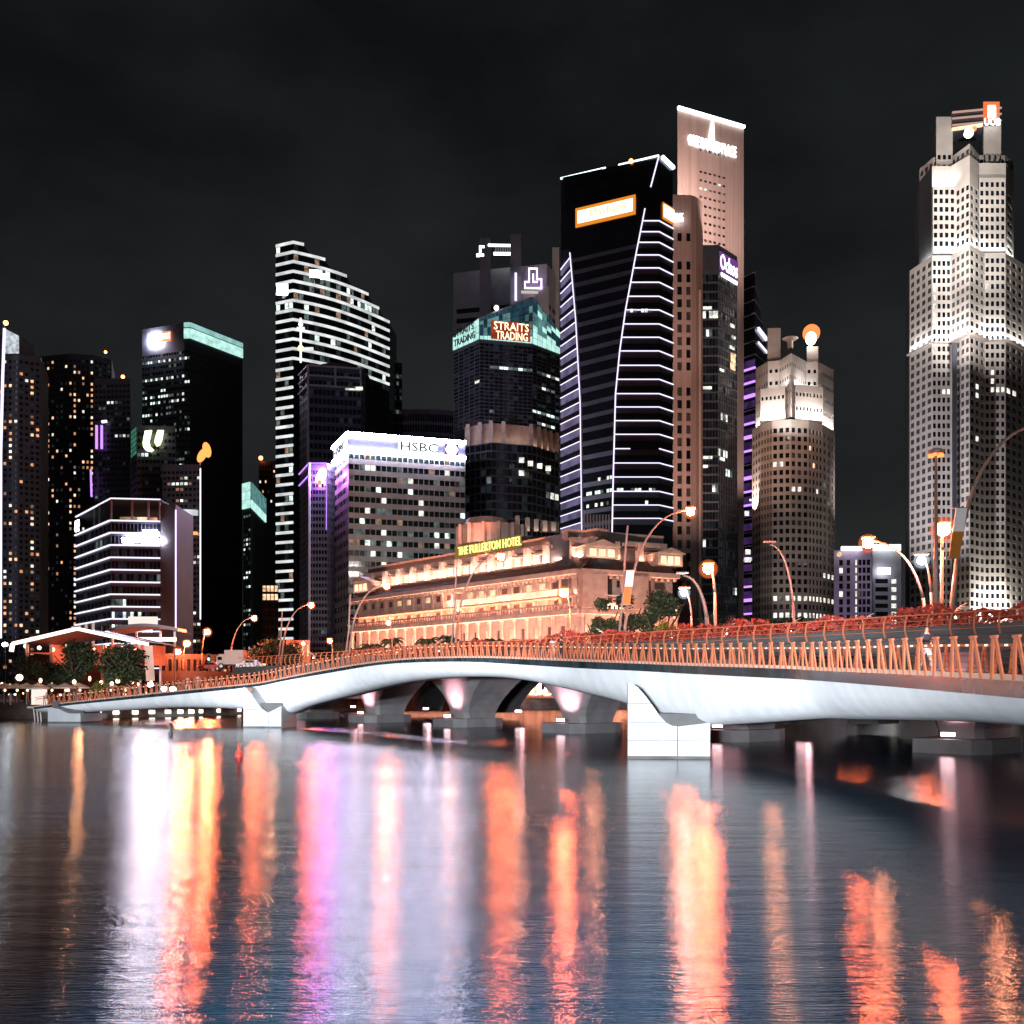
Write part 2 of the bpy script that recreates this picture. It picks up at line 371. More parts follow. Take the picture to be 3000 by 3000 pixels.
# ------------------------------------------------------------------ setting: water, land, quay
def make_water():
    m = bpy.data.materials.new('river_water'); m.use_nodes = True; t = m.node_tree; t.nodes.clear()
    o = nn(t, 'ShaderNodeOutputMaterial'); mx = nn(t, 'ShaderNodeMixShader'); df = nn(t, 'ShaderNodeBsdfDiffuse'); b = nn(t, 'ShaderNodeBsdfAnisotropic'); fr = nn(t, 'ShaderNodeFresnel')
    df.inputs[0].default_value = (.010, .036, .066, 1); fr.inputs[0].default_value = 1.55; b.distribution = 'BECKMANN'
    b.inputs['Anisotropy'].default_value = .52; tg = nn(t, 'ShaderNodeCombineXYZ'); tg.inputs[0].default_value = 1
    for x_, y_ in ((tg.outputs[0], b.inputs['Tangent']), (fr.outputs[0], mx.inputs[0]), (df.outputs[0], mx.inputs[1]), (b.outputs[0], mx.inputs[2]), (mx.outputs[0], o.inputs[0])): t.links.new(x_, y_)
    g = nn(t, 'ShaderNodeNewGeometry')
    def wave(sc, scale, det):
        mm = nn(t, 'ShaderNodeMapping'); mm.inputs['Scale'].default_value = sc; n = nn(t, 'ShaderNodeTexNoise')
        n.inputs['Scale'].default_value = scale; n.inputs['Detail'].default_value = det; n.inputs['Roughness'].default_value = .6
        t.links.new(g.outputs['Position'], mm.inputs[0]); t.links.new(mm.outputs[0], n.inputs[0]); return n
    n1 = wave((.55, 3.4, 1), 4.2, 3); n2 = wave((.22, .9, 1), .95, 2); n3 = wave((.03, .10, 1), 1, 3)
    a = nn(t, 'ShaderNodeMath'); a.operation = 'MULTIPLY_ADD'; a.inputs[1].default_value = 2.8
    t.links.new(n2.outputs[0], a.inputs[0]); t.links.new(n1.outputs[0], a.inputs[2])
    bp = nn(t, 'ShaderNodeBump'); bp.inputs['Strength'].default_value = 1; bp.inputs['Distance'].default_value = .013
    t.links.new(a.outputs[0], bp.inputs['Height']); t.links.new(bp.outputs[0], b.inputs['Normal']); t.links.new(bp.outputs[0], fr.inputs['Normal'])
    r = nn(t, 'ShaderNodeMapRange'); r.inputs[1].default_value = .35; r.inputs[2].default_value = .65; r.inputs[3].default_value = .15; r.inputs[4].default_value = .185
    t.links.new(n3.outputs[0], r.inputs[0]); t.links.new(r.outputs[0], b.inputs['Roughness'])
    return m
w = MB(); w.q((-1500, -60, 0), (1500, -60, 0), (1500, 900, 0), (-1500, 900, 0))
tag(w.build('river_water', make_water()), kind='structure')
SHORE = [(-1600, 128), (-90, 128), (-62, 134), (-47, 146), (-41, 165), (-30, 190), (20, 205), (90, 200), (1600, 190)]
g = MB(); g.q(*([(x, y, 2.0) for x, y in SHORE]+[(3000, 3500, 2.0), (-3000, 3500, 2.0)]))
tag(g.build('ground', M['land']), kind='structure')
qw = MB()
for a, b in zip(SHORE, SHORE[1:]): qw.q((a[0], a[1], -1), (b[0], b[1], -1), (b[0], b[1], 2), (a[0], a[1], 2))
tag(qw.build('quay_wall', M['quay']), kind='structure')
ql = thing('quay_edge', 'dark stone coping running along the far river bank', 'quay edge', (-60, 134, 2))
for i, (a, b) in enumerate(zip(SHORE[1:-1], SHORE[2:-1])):
    c = MB(); c.bar((a[0], a[1]-.1, 2.12), (b[0], b[1]-.1, 2.12), .5, .22); c.build('coping_stone', M['quay'], ql)

# ------------------------------------------------------------------ office towers, west to east across the bay
def simple(name, label, D, pts, nx, nz, fx, fz, lit, wall='darkwall', glass='glass', zb=2, back=25, b1=2, cat='office tower', m=0, depth=.35):
    pl = None
    B = Building(name, label, wall, glass, cat, (PL(pts[0][0], D).x, D, zb)); pl, z = B.fpts(D, pts)
    B.pl, B.z = pl, z; B.solid(pl, zb, z, back)
    for k, (a, b) in enumerate(zip(pl, pl[1:])):
        if nx[k]: B.grid(a, b, zb, z, nx[k], nz, fx, fz, lit[k] if isinstance(lit, list) else lit, m, m, 0, b1, depth)
        else: B.mb.q((a[0], a[1], zb), (b[0], b[1], zb), (b[0], b[1], z), (a[0], a[1], z))
    return B
WM = ['warm1', 'warm2', 'warm2', 'warm3', 'cool2']; CL = ['cool1', 'cool1', 'cool2', 'cool3', 'cool3', 'cool3']
def lamp_ball(root, c, r, m, name='beacon'):
    b = MB(); b.ball(c, r); return b.build(name, E[m], root, True)

# tower with glowing parapet at the picture's west edge
B = simple('residential_tower', 'dark residential tower with a slanted glowing parapet panel and red beacon on top', 420, [(-90, 1040), (54, 1036), (118, 1046)], [9, 4], 56, .55, .5, scatter(.17, WM, 3))
z1 = Zy(966, 420); a, c = PL(-90, 418), PL(54, 418)
B.core.prism([(a.x, a.y+.5), (c.x, c.y+.5), (c.x, c.y+14), (a.x, a.y+14)], B.z, Zy(985, 420))
pp = MB(); w0, w1 = PL(13, 417), PL(54, 417.6)
pp.f.append((0, 1, 2, 3)); pp.v += [(w0.x, w0.y, Zy(1035, 417)), (w1.x, w1.y, Zy(1033, 417)), (w1.x, w1.y, Zy(982, 417)), (w0.x, w0.y, Zy(962, 417))]
k = len(pp.v); pp.v += [(x, y+.5, z) for x, y, z in pp.v]; pp.f += [(7, 6, 5, 4), (0, 4, 5, 1), (1, 5, 6, 2), (2, 6, 7, 3), (3, 7, 4, 0)]
pp.build('lit_parapet_panel', emit('parapet_panel_glow', (.85, .92, 1), .6, .5, .6), B.root)
lm = MB(); lm.bar(P(12, 1000, 416), P(13, 948, 416), .25); lm.build('mast', M['greywall'], B.root); lamp_ball(B.root, P(17, 946, 416), 1.0, 'redlamp')
neon(B, [P(13, 962, 415.5), P(8, 1100, 415.5), P(2, 1330, 415.5), P(1, 1870, 415.5)], .42, 'neonw')
B.finish()
B = simple('residential_tower', 'dark tower dotted with warm flat windows beside the glowing parapet tower', 470, [(108, 1046), (200, 1036), (275, 1040), (326, 1054)], [7, 6, 4], 60, .5, .5, [scatter(.27, WM, 5), scatter(.3, WM, 8), scatter(.1, WM, 9)])
a = at(B.pl[0], B.pl[3], .9, B.z); mm = MB(); mm.bar(a+Vector((0, 2, 0)), a+Vector((0, 2, 4)), .3); mm.build('mast', M['greywall'], B.root); lamp_ball(B.root, a+Vector((0, 2, 4.3)), .7, 'redlamp')
B.finish()
B = simple('office_tower', 'slim black tower with purple upright neon between the warm window tower and the logo block', 430, [(276, 1110), (381, 1108)], [9], 56, .7, .5, runs(.07, ['cool3', 'cool1', 'cool2', 'cool3'], seed=2))
for x in (283, 298): neon(B, [P(x, 1246, 429), P(x, 1315, 429)], .4, 'neonp')
neon(B, [P(298, 1236, 429), P(313, 1234, 429)], .5, 'neonw'); neon(B, [P(266, 1375, 428), P(268, 1455, 428)], .3, 'neonp')
lamp_ball(B.root, P(360, 1104, 432), .8, 'redlamp'); B.finish()
# tower with cyan crown
B = simple('office_tower', 'tall dark tower with a glowing cyan slab crown and a white and red roof sign', 600, [(416, 965), (540, 946), (556, 945), (710, 1006)], [16, 2, 22], 58, .8, .45, [runs(.30, CL, seed=11), runs(.35, CL, seed=4), runs(.16, CL, seed=16)], glass='greenglass', back=40, b1=16)
zt = B.z
for k, (a, c) in enumerate(((B.pl[1], B.pl[2]), (B.pl[2], B.pl[3]))):
    zl = zt-46*600/F; zm = zt-17*600/F
    for (za, zb, mk) in ((zl, zl+(zm-zl)*.5, 'cyan1'), (zl+(zm-zl)*.52, zm, 'cyan1'), (zm+.8, zt, emit('cyan_crown_soft', (.45, .85, .82), .62, .3, .2))):
        mb = MB(); mb.prism([at(a, c, 0, 0, .7), at(a, c, 1, 0, .7), at(a, c, 1, 0, .05), at(a, c, 0, 0, .05)], za, zb)
        mb.build('crown_light_panel', E[mk] if isinstance(mk, str) else mk, B.root)
a = at(B.pl[0], B.pl[1], .31, zt-8, 1.0); 
mb = MB(); mb.box(a, (B.pl[1].x-B.pl[0].x, B.pl[1].y-B.pl[0].y, 0), 7.5, .6, 6.5); mb.build('roof_sign', emit('lilac_white_sign', (.88, .80, 1), 380), B.root)
a = at(B.pl[0], B.pl[1], .60, zt-7, 1.0); mb = MB(); mb.box(a, (B.pl[1].x-B.pl[0].x, B.pl[1].y-B.pl[0].y, 0), 6.5, .6, 5.5); mb.build('roof_sign', E['redsign'], B.root)
text('DBS', at(B.pl[0], B.pl[1], .515, zt-8.6, 1.5), (B.pl[1].x-B.pl[0].x, B.pl[1].y-B.pl[0].y, 0), 3.2, E['whitesign'], B.root, width=5.4)
B.finish()
# logo block in front of it
B = simple('office_block', 'black block carrying a pale green U shaped logo in front of the cyan crowned tower', 400, [(384, 1262), (401, 1246), (514, 1248)], [2, 10], 38, .8, .5, [None, runs(.035, CL, seed=31)])
mb = MB(); a, c = B.pl[0], B.pl[1]
for j in range(6): mb.box(at(a, c, .5, B.z-1.2-j*1.9, .1), (c.x-a.x, c.y-a.y, 0), (c-a).length*.85, .2, 1.3)
mb.build('side_light_panel', emit('green_side_glow', (.12, .5, .33), .3, .5, .3), B.root)
u = Vector((1, 0, 0)); o = P(418, 1322, 398.2); sc = 62*398/F; wd = 62*398/F
def logo(outline, nm):
    mb = MB(); n = len(outline)
    fr = [o+Vector((px*wd, 0, pz*sc)) for px, pz in outline]; mb.v += [tuple(p) for p in fr]+[tuple(p+Vector((0, .6, 0))) for p in fr]
    mb.f.append(tuple(range(n-1, -1, -1))); mb.f.append(tuple(range(n, 2*n)))
    for i in range(n): j = (i+1) % n; mb.f.append((i, j, n+j, n+i))
    return mb.build('logo_stroke', E['ugreen'], B.root)
logo([(.10, .97), (.42, 1.0), (.30, .45), (.34, .22), (.52, .07), (.40, -.02), (.16, .03), (.02, .2), (.0, .42)][::-1], 'a')
logo([(.70, 1.0), (.98, 1.0), (.90, .55), (.80, .30), (.66, .24), (.56, .40), (.58, .62)][::-1], 'b')
B.finish()
B = simple('office_tower', 'low black tower with a glowing orange petal sign on its roof mast', 385, [(476, 1362), (588, 1360)], [9], 40, .75, .5, runs(.13, ['cool1', 'cool2', 'cool3', 'warm3'], seed=41))
mb = MB(); mb.bar(P(586, 1362, 384), P(590, 1330, 384), .5); mb.build('mast', M['greywall'], B.root)
for (x, y, sx_, an) in ((592, 1334, 3.0, .5), (606, 1318, 3.1, -.25)):
    mb = MB(); mb.ball((0, 0, 0), 1, 12, 8)
    for i, v in enumerate(mb.v):
        q = Matrix.Rotation(an, 3, 'Y') @ Vector((v[0]*1.6, v[1]*.6, v[2]*sx_)); mb.v[i] = tuple(q+P(x, y, 383))
    mb.build('petal_sign', E['orangesign'], B.root, True)
neon(B, [P(587, 1372, 384.4), P(587, 1815, 384.4)], .22, 'neonw', 'edge_light'); neon(B, [P(515, 1500, 384.2), P(578, 1502, 384.2)], 1.0, 'bandw', 'light_band')
neon(B, [P(516, 1496, 384.2), P(516, 1835, 384.2)], .2, 'neonw', 'edge_light'); neon(B, [P(515, 1562, 384.2), P(578, 1562, 384.2)], .5, 'orangesign', 'light_band')
B.finish()
B = simple('office_tower', 'small tower with cyan glazed crown east of the big cyan crowned tower', 560, [(712, 1416), (734, 1410), (777, 1460)], [3, 7], 38, .8, .5, [runs(.4, CL, seed=22), runs(.1, ['cool3', 'cool3', 'cool1'], seed=23)], glass='greenglass', b1=18)
for k in (0, 1):
    a, c = B.pl[k], B.pl[k+1]
    for j, mk in enumerate(('cyan1', 'cyan2', 'cyan2')):
        mb = MB(); h0 = B.z-15+j*5; mb.prism([at(a, c, 0, 0, .7), at(a, c, 1, 0, .7), at(a, c, 1, 0, .05), at(a, c, 0, 0, .05)], h0, h0+4.6); mb.build('crown_light_panel', E[mk if k else 'cyan1'], B.root)
B.finish()
B = simple('residential_tower', 'far slim tower of warm orange windows with red beacon west of the striped curved tower', 660, [(758, 1352), (815, 1350)], [7], 46, .55, .5, scatter(.30, WM, 77))
lamp_ball(B.root, P(764, 1342, 660), 1.4, 'redlamp'); B.finish()

# stepped white-line building on the waterfront
B = simple('office_building', 'low waterfront office building outlined by white floor lines with open roof frame', 230, [(222, 1569), (325, 1525), (470, 1528)], [9, 13], 14, .9, .62, [runs(.05, ['cool3', 'cool2', 'blue3'], seed=51), runs(.10, ['cool3', 'cool1', 'blue3', 'cool3'], seed=52)], 'bluewall', b1=0)
zt = B.z; zr = H+(YH-1460)*230/F; pl = B.pl
fl = (zt-2)/14
for i in range(13): 
    z = zt-i*fl*.97
    neon(B, [at(pl[0], pl[1], 0, z, .25), at(pl[0], pl[1], 1, z, .25)], .16, 'ouew', 'floor_line'); neon(B, [at(pl[1], pl[2], 0, z, .25), at(pl[1], pl[2], 1, z, .25)], .16, 'ouew', 'floor_line')
neon(B, [at(pl[0], pl[1], 0, zr-.4), at(pl[0], pl[1], 1, zr), at(pl[1], pl[2], 1, zr)], .15, 'ouew', 'roof_line')
rf = MB(); rf.prism([pl[0], pl[1], pl[2], (pl[2].x, pl[2].y+16), (pl[0].x, pl[0].y+16)], zr-.3, zr+.1); rf.build('roof', M['core'], B.root)
for p, q, t in ((0, 1, .5), (0, 1, .65), (1, 2, .0), (1, 2, .42), (1, 2, .75), (1, 2, .98)):
    c = MB(); c.bar(at(pl[p], pl[q], t, zt, -.4), at(pl[p], pl[q], t, zr-.3, -.4), .35); c.build('roof_column', M['greywall'], B.root)
for t, w_, m_ in ((.25, 4, 'warm3'), (.5, 3, 'warm1'), (.72, 2.4, 'warm2')):
    mb = MB(); mb.box(at(pl[1], pl[2], t, zt+1, -5), (1, 0, 0), w_, 1, 1.4); mb.build('roof_terrace_light', E[m_], B.root)
text('OUE', at(pl[0], pl[1], .02, zt+.7, .3), (pl[1].x-pl[0].x, pl[1].y-pl[0].y, 0), 2.9, E['whitesign'], B.root, width=3.3)
for t, w_, z_, h_ in ((.52, 4.2, zt-3.9, 1.7), (.80, 3.2, zt-3.0, 1.7), (.66, 9.6, zt-4.6, .8)):
    mb = MB(); mb.box(at(pl[1], pl[2], t, z_, .5), (pl[2].x-pl[1].x, pl[2].y-pl[1].y, 0), w_, .4, h_); mb.build('lilac_sign', E['lilacsign'], B.root)
mb = MB(); mb.box(P(419, 1822, 226), (1, 0, 0), 6.6, .5, 2.4); mb.build('screen', E['screen'], B.root)
e_ = PL(514, 231); B.core.prism([(pl[2].x+.1, pl[2].y), (e_.x, e_.y), (e_.x-1, e_.y+16), (pl[2].x+.1, pl[2].y+16)], 2, zt+4); neon(B, [P(515, 1494, 230.5), P(515, 1840, 230.5)], .14, 'neonw', 'edge_light')
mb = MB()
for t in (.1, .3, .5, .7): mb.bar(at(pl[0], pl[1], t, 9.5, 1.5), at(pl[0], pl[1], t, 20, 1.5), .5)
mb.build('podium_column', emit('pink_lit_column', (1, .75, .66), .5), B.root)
B.finish()

# curved banded tower
B = Building('curved_office_tower', 'tall sail topped tower wrapped in white horizontal light bands', 'darkwall', 'glass', 'office tower', (PL(809, 560).x, 560, 2))
Dc = 560; zt = H+(YH-709)*Dc/F; st = 28.3*Dc/F
ends = [868, 943, 1008, 1062, 1106]+[1140]*80
def curve_pts(x_end):
    a, c, e = PL(809, 565), PL(859, 560), PL(1140, 608); p = [a]
    n = 9; t_end = 1
    for i in range(n+1):
        t = i/n; b_ = c+(e-c)*t+Vector((.75, -1)).normalized()*0+Vector((0, -1))*math.sin(math.pi*t)*7
        p.append(b_)
        if 1500+b_.x/b_.y*F > x_end: break
    return p
nfl = int((zt-2)/st)
for k in range(nfl):
    z = zt-k*st; pts = curve_pts(ends[k]); e = pts[-1]
    fp = pts+[(e.x+2, e.y+22), (pts[0].x, pts[0].y+30)]
    mb = MB(); mb.prism(fp, max(2, z-st+.02), z-.5); mb.build('storey', M['glass'], B.root)
    dark = k > 12
    band = MB()
    for i, (p, q) in enumerate(zip(pts, pts[1:])):
        if dark and i > 0: break
        band.prism([at(p, q, 0, 0, .5), at(p, q, 1, 0, .5), at(p, q, 1, 0, -.4), at(p, q, 0, 0, -.4)], z-.5-.45, z+.60)
    band.build('light_band', E['bandw'], B.root)
    rg = random.Random(k*5+1)
    for i, (p, q) in enumerate(zip(pts, pts[1:])):
        L_ = (q-p).length; n = max(1, int(L_/2.6))
        if k > 12 and i > 0: break
        for j in range(n):
            pr = .75 if (k in (3, 4) and i > 1) else (.5 if k == 2 and i in (1, 2) else .16)
            B.win.append((at(p, q, (j+.5)/n, z-st/2-.1, .06), Vector((q.x-p.x, q.y-p.y, 0)).normalized(), L_/n*.82, st-2.3, rg.choice(['cool1', 'cool3', 'cool3', 'warm3']) if rg.random() < pr else None, 'window'))
mb = MB(); mb.box(at(PL(809, 565), PL(859, 560), .5, Zy(845, 560), 1), (1, .1, 0), 7.5, .8, 6.2); mb.build('roof_sign', emit('lilac_tower_sign', (.95, .9, 1), 9), B.root)
mb = MB(); mb.box(P(925, 802, 560), (1, .17, 0), 7, .8, 4.2); mb.build('roof_sign', E['bandsign'], B.root); mb = MB(); mb.box(P(952, 811, 563), (1, .17, 0), 5, .8, 3); mb.build('roof_sign', E['bandsign'], B.root)
B.finish()

# banker's block with arched roof in front of it
B = simple('office_tower', 'dark framed tower with arched roof standing in front of the banded curved tower', 450, [(878, 1096), (906, 1068), (1058, 1078), (1070, 1088)], [3, 12, 1], 36, .8, .62, [None, runs(.02, ['cool3', 'cool2', 'blue3'], seed=61), None], 'bluewall', back=30)
pl = B.pl; c0, c1 = pl[0], pl[3]
mb = MB(); n = 12
for i in range(n):
    t0, t1 = i/n, (i+1)/n
    h = lambda t: B.z+6.5*math.sin(math.pi*min(1, max(0, t*.85+.08)))
    p, q = Vector((c0.x+(c1.x-c0.x)*t0, c0.y+3)), Vector((c0.x+(c1.x-c0.x)*t1, c0.y+3))
    mb.q((p.x, p.y, B.z), (q.x, q.y, B.z), (q.x, q.y, h(t1)), (p.x, p.y, h(t0))); mb.q((p.x, p.y, h(t0)), (q.x, q.y, h(t1)), (q.x, q.y+20, h(t1)), (p.x, p.y+20, h(t0)))
mb.build('arched_roof', M['bluewall'], B.root)
for z in (B.z-.5, B.z-5, B.z-9.5):
    mb = MB(); mb.bar(at(pl[0], pl[1], 0, z, .5), at(pl[0], pl[1], 1, z, .5), .7); mb.bar(at(pl[1], pl[2], 0, z, .5), at(pl[1], pl[2], 1, z, .5), .7); mb.build('roof_frame_beam', M['greywall'], B.root)
for p, q, t in ((0, 1, .98), (1, 2, .5), (1, 2, .99)):
    mb = MB(); mb.bar(at(pl[p], pl[q], t, B.z-9.5, .5), at(pl[p], pl[q], t, B.z, .5), .8); mb.build('roof_frame_post', M['greywall'], B.root)
mb = MB(); mb.tube([at(pl[0], pl[1], .97, 4, .4), at(pl[0], pl[1], .97, B.z-9, .4)], .55, 6); mb.build('corner_truss', M['greywall'], B.root)
mb = MB(); mb.bar(P(881, 1062, 449), P(881, 932, 449), .8); mb.bar(P(870, 962, 449), P(892, 962, 449), 1.0); mb.build('mast', emit('white_lit_mast', (1, .98, .95), 1.3), B.root)
lamp_ball(B.root, P(881, 1020, 448), 1.3, 'redlamp'); lamp_ball(B.root, P(881, 950, 448), 1.0, 'bandsign', 'mast_light')
mb = MB(); mb.box(at(pl[1], pl[2], .86, Zy(1135, 452), .6), (1, .05, 0), 8, .3, 1.5); mb.build('light_panel', E['cool2'], B.root)
neon(B, [P(875, 1023, 448.5), P(918, 1022, 448.5)], .6, 'bandw', 'light_band')
B.finish()
B = simple('office_tower', 'blue black slab tower with few lit panes behind the arched roof tower', 620, [(1040, 1040), (1178, 1064)], [16], 46, .85, .55, runs(.07, ['cool3', 'cool1', 'blue3', 'cool3'], seed=66), 'bluewall')
B.finish()
B = simple('office_block', 'far block with a faint lilac window grid above the white topped bank building', 640, [(1178, 1199), (1245, 1198), (1330, 1203)], [9, 12], 26, .7, .7, None, 'purplewall'); B.finish()
B = simple('office_building', 'narrow dark tower edged in purple neon with glowing magenta sign west of the bank building', 345, [(878, 1390), (907, 1357), (958, 1357), (986, 1366)], [3, 6, 3], 34, .8, .6, [runs(.05, CL, seed=71), runs(.02, ['blue3', 'cool3'], seed=72), None], 'bluewall', back=20)
pl = B.pl
for dz in (0, 4.2): neon(B, [at(pl[0], pl[1], 0, B.z-dz, .3), at(pl[0], pl[1], 1, B.z-dz, .3), at(pl[1], pl[2], 1, B.z-dz, .3)], .16, 'neonp', 'roof_line')
mb = MB(); mb.ball((0, 0, 0), 1, 12, 8)
for i, v in enumerate(mb.v): mb.v[i] = tuple(Matrix.Rotation(.35, 3, 'Y') @ Vector((v[0]*1.5, v[1]*.5, v[2]*3.0))+P(941, 1396, 343))
mb.build('petal_sign', emit('magenta_sign', (.75, .20, 1), 300), B.root, True)
mb = MB(); mb.ball(P(936, 1413, 342.5), 1.0, 10, 6); mb.build('petal_sign', E['redsign'], B.root, True)
mb = MB(); mb.tube([at(pl[1], pl[2], .0, 4, .4), at(pl[1], pl[2], .0, B.z, .4)], .5, 6); mb.build('corner_truss', M['greywall'], B.root)
neon(B, [at(pl[1], pl[2], .97, 60, .3), at(pl[1], pl[2], .97, B.z, .3)], .12, 'neonp', 'edge_line'); B.finish()

# bank building with bright tubes round its head
B = Building('bank_building', 'broad grey office building with two bright bluish white tubes round its crown', 'spandrel', 'greenglass', 'office building', (PL(979, 345).x, 345, 2))
pl, zt = B.fpts(330, [(979, 1312), (1021, 1269), (1363, 1296)]); zc = zt-57*330/F
B.solid(pl, 2, zt, 30); fh = 31.6*330/F; nr = int((zc-2)/fh)
lits = [runs(.05, ['cool3', 'cool2', 'blue3'], seed=81), scatter(.24, ['cool1', 'cool2', 'cool3', 'cool3', 'cool3', 'warm3'], 84)]
for k, n in ((0, 5), (1, 22)):
    a, c = pl[k], pl[k+1]; Ln = (c-a).length
    wdt = Ln/n; cols = [(i*wdt+.12, (i+1)*wdt-.12) for i in range(n)]; rows = [(zc-(j+1)*fh+fh*.62, zc-j*fh-.05 if j else zc-.4) for j in range(nr)][::-1]
    rows = [(zc-(j+1)*fh+fh*.47, zc-j*fh-.06-(.3 if j == 0 else 0)) for j in range(nr)][::-1]
    B.facade(a, c, 2, zc, cols, rows, lits[k], .2)
    pw = MB(); pw.q((a.x, a.y, zc), (c.x, c.y, zc), (c.x, c.y, zt), (a.x, a.y, zt)); pw.q((c.x, c.y+.3, zc), (a.x, a.y+.3, zc), (a.x, a.y+.3, zt), (c.x, c.y+.3, zt)); pw.build('parapet_wall', M['bluewall'], B.root)
    for z in (zt-.2, zc+.9):
        mb = MB(); mb.bar(at(a, c, -.02 if k else 0, z, .5), at(a, c, 1, z, .5), .95); mb.build('light_tube', E['hsb'], B.root)
a, c = pl[1], pl[2]; uv = Vector((c.x-a.x, c.y-a.y, 0)).normalized(); hz = zt-zc
mb = MB(); mb.box(at(a, c, .70, zc+hz*.53, .35), uv, (c-a).length*.57, .4, hz*.62)
mb = MB(); mb.box(at(a, c, .585, zc+hz*.53, .35), uv, (c-a).length*.34, .4, hz*.60); mb.build('sign_panel_or_glow', E['panelw'], B.root)
text('HSBC', at(a, c, .435, zc+hz*.30, .7), uv, hz*.46, M['dim'], B.root, width=(c-a).length*.32)
hx = at(a, c, .875, zc+hz*.53, .5); hw, hh = (c-a).length*.115, hz*.60
mb = MB(); mb.box(hx-Vector((0, 0, 0)), uv, hw, .3, hh); mb.build('sign_panel_or_glow', emit('red_dim_panel', (.6, .12, .10), .4), B.root)
pts = [(-.5, 0), (-.25, -.5), (.25, -.5), (.5, 0), (.25, .5), (-.25, .5)]; n_ = out(a, c, 1)
mb = MB(); mb.v = [tuple(hx+uv*(px*hw)+Vector((0, 0, pz*hh))+n_*.4) for px, pz in pts]+[tuple(hx+uv*(px*hw)+Vector((0, 0, pz*hh))+n_*.1) for px, pz in pts]
mb.f = [(0, 1, 2, 3, 4, 5)]+[(i, 6+i, 6+(i+1) % 6, (i+1) % 6) for i in range(6)]; mb.build('hexagon_emblem', emit('pinkish_white_emblem', (1, .86, .80), 3), B.root)
mb = MB(); a0, c0 = pl[0], pl[1]; u0 = Vector((c0.x-a0.x, c0.y-a0.y, 0)).normalized(); mb.box(at(a0, c0, .5, zc+hz*.53, .3), u0, (c0-a0).length*.9, .4, hz*.6); mb.build('sign_panel_or_glow', E['panelw'], B.root)
text('HSBC', at(a0, c0, .12, zc+hz*.32, .65), u0, hz*.42, M['dim'], B.root, width=(c0-a0).length*.76)
B.finish()
flood(P(1180, 1560, 287), P(1190, 1480, 331), 34000, (1, .88, .82), 140)  # unseen spot added in place of general city light on this facade

# grey panel tower with the stepped logo, behind the glass crown
B = simple('office_tower', 'grey panelled tower with lilac stepped logo and roof sign between two posts', 480, [(1328, 800), (1421, 790), (1602, 773), (1645, 826)], [1, 1, 3], 40, .8, .5, None, 'greywall', b1=17)
pl = B.pl
for x, y1 in ((1421, 700), (1511, 690), (1592, 830), (1628, 728)):
    D = 478 if x < 1600 else 494
    mb = MB(); mb.bar(P(x, 1300, D), P(x, y1 if x != 1592 else 840, D), 5.2 if x != 1628 else 3.5, 2.5); mb.build('post', M['greywall'], B.root)
for (x0, x1, y0, y1) in ((1430, 1503, 716, 722), (1446, 1503, 740, 747), (1404, 1419, 720, 727), (1396, 1419, 744, 752), (1404, 1410, 727, 744)):
    mb = MB(); mb.box(P((x0+x1)/2, (y0+y1)/2, 477), (1, .03, 0), (x1-x0)*477/F, .6, (y1-y0)*477/F); mb.build('roof_sign', E['bandsign'], B.root)
mb = MB(); mb.box(P(1475, 731, 477.4), (1, .03, 0), 54*477/F, .4, 17*477/F); mb.build('sign_panel_or_glow', emit('grey_lit_panel', (.8, .85, .95), .3), B.root)
for i in range(8): put_box('sign_letter', M['dim'], B.root, P(1449+i*7, 731, 476.9), (1, .03, 0), .8, .3, 2.0)
o = P(1536, 846, 476); sc = 477/F
for (px, pz, w_, h_) in ((0, 0, 52, 4), (0, 4, 4, 16), (0, 18, 14, 4), (12, 18, 4, 42), (12, 57, 27, 4), (35, 26, 4, 34), (35, 26, 17, 4), (48, 4, 4, 24), (24, 18, 4, 26), (24, 18, 15, 4)):
    put_box('logo_stroke', E['lcol'], B.root, o+Vector(((px+w_/2)*sc, 0, (pz+h_/2)*sc)), (1, .03, 0), w_*sc, .5, h_*sc)
neon(B, [P(1511, 800, 474.5), P(1511, 880, 474.5)], .55, 'neonw')
mb = MB(); mb.box(P(1556, 856, 478), (1, .04, 0), 70*.166, .6, 7*.166); mb.build('light_band', emit('cream_soffit_light', (1, .85, .75), .6), B.root)
B.finish()
flood(P(1560, 1250, 380), P(1540, 830, 478), 150000, (.75, .82, 1), 50); flood(P(1400, 1250, 380), P(1400, 850, 478), 70000, (.75, .82, 1), 50)
flood(P(1680, 1300, 440), P(1630, 870, 490), 60000, (1, .8, .68), 40)

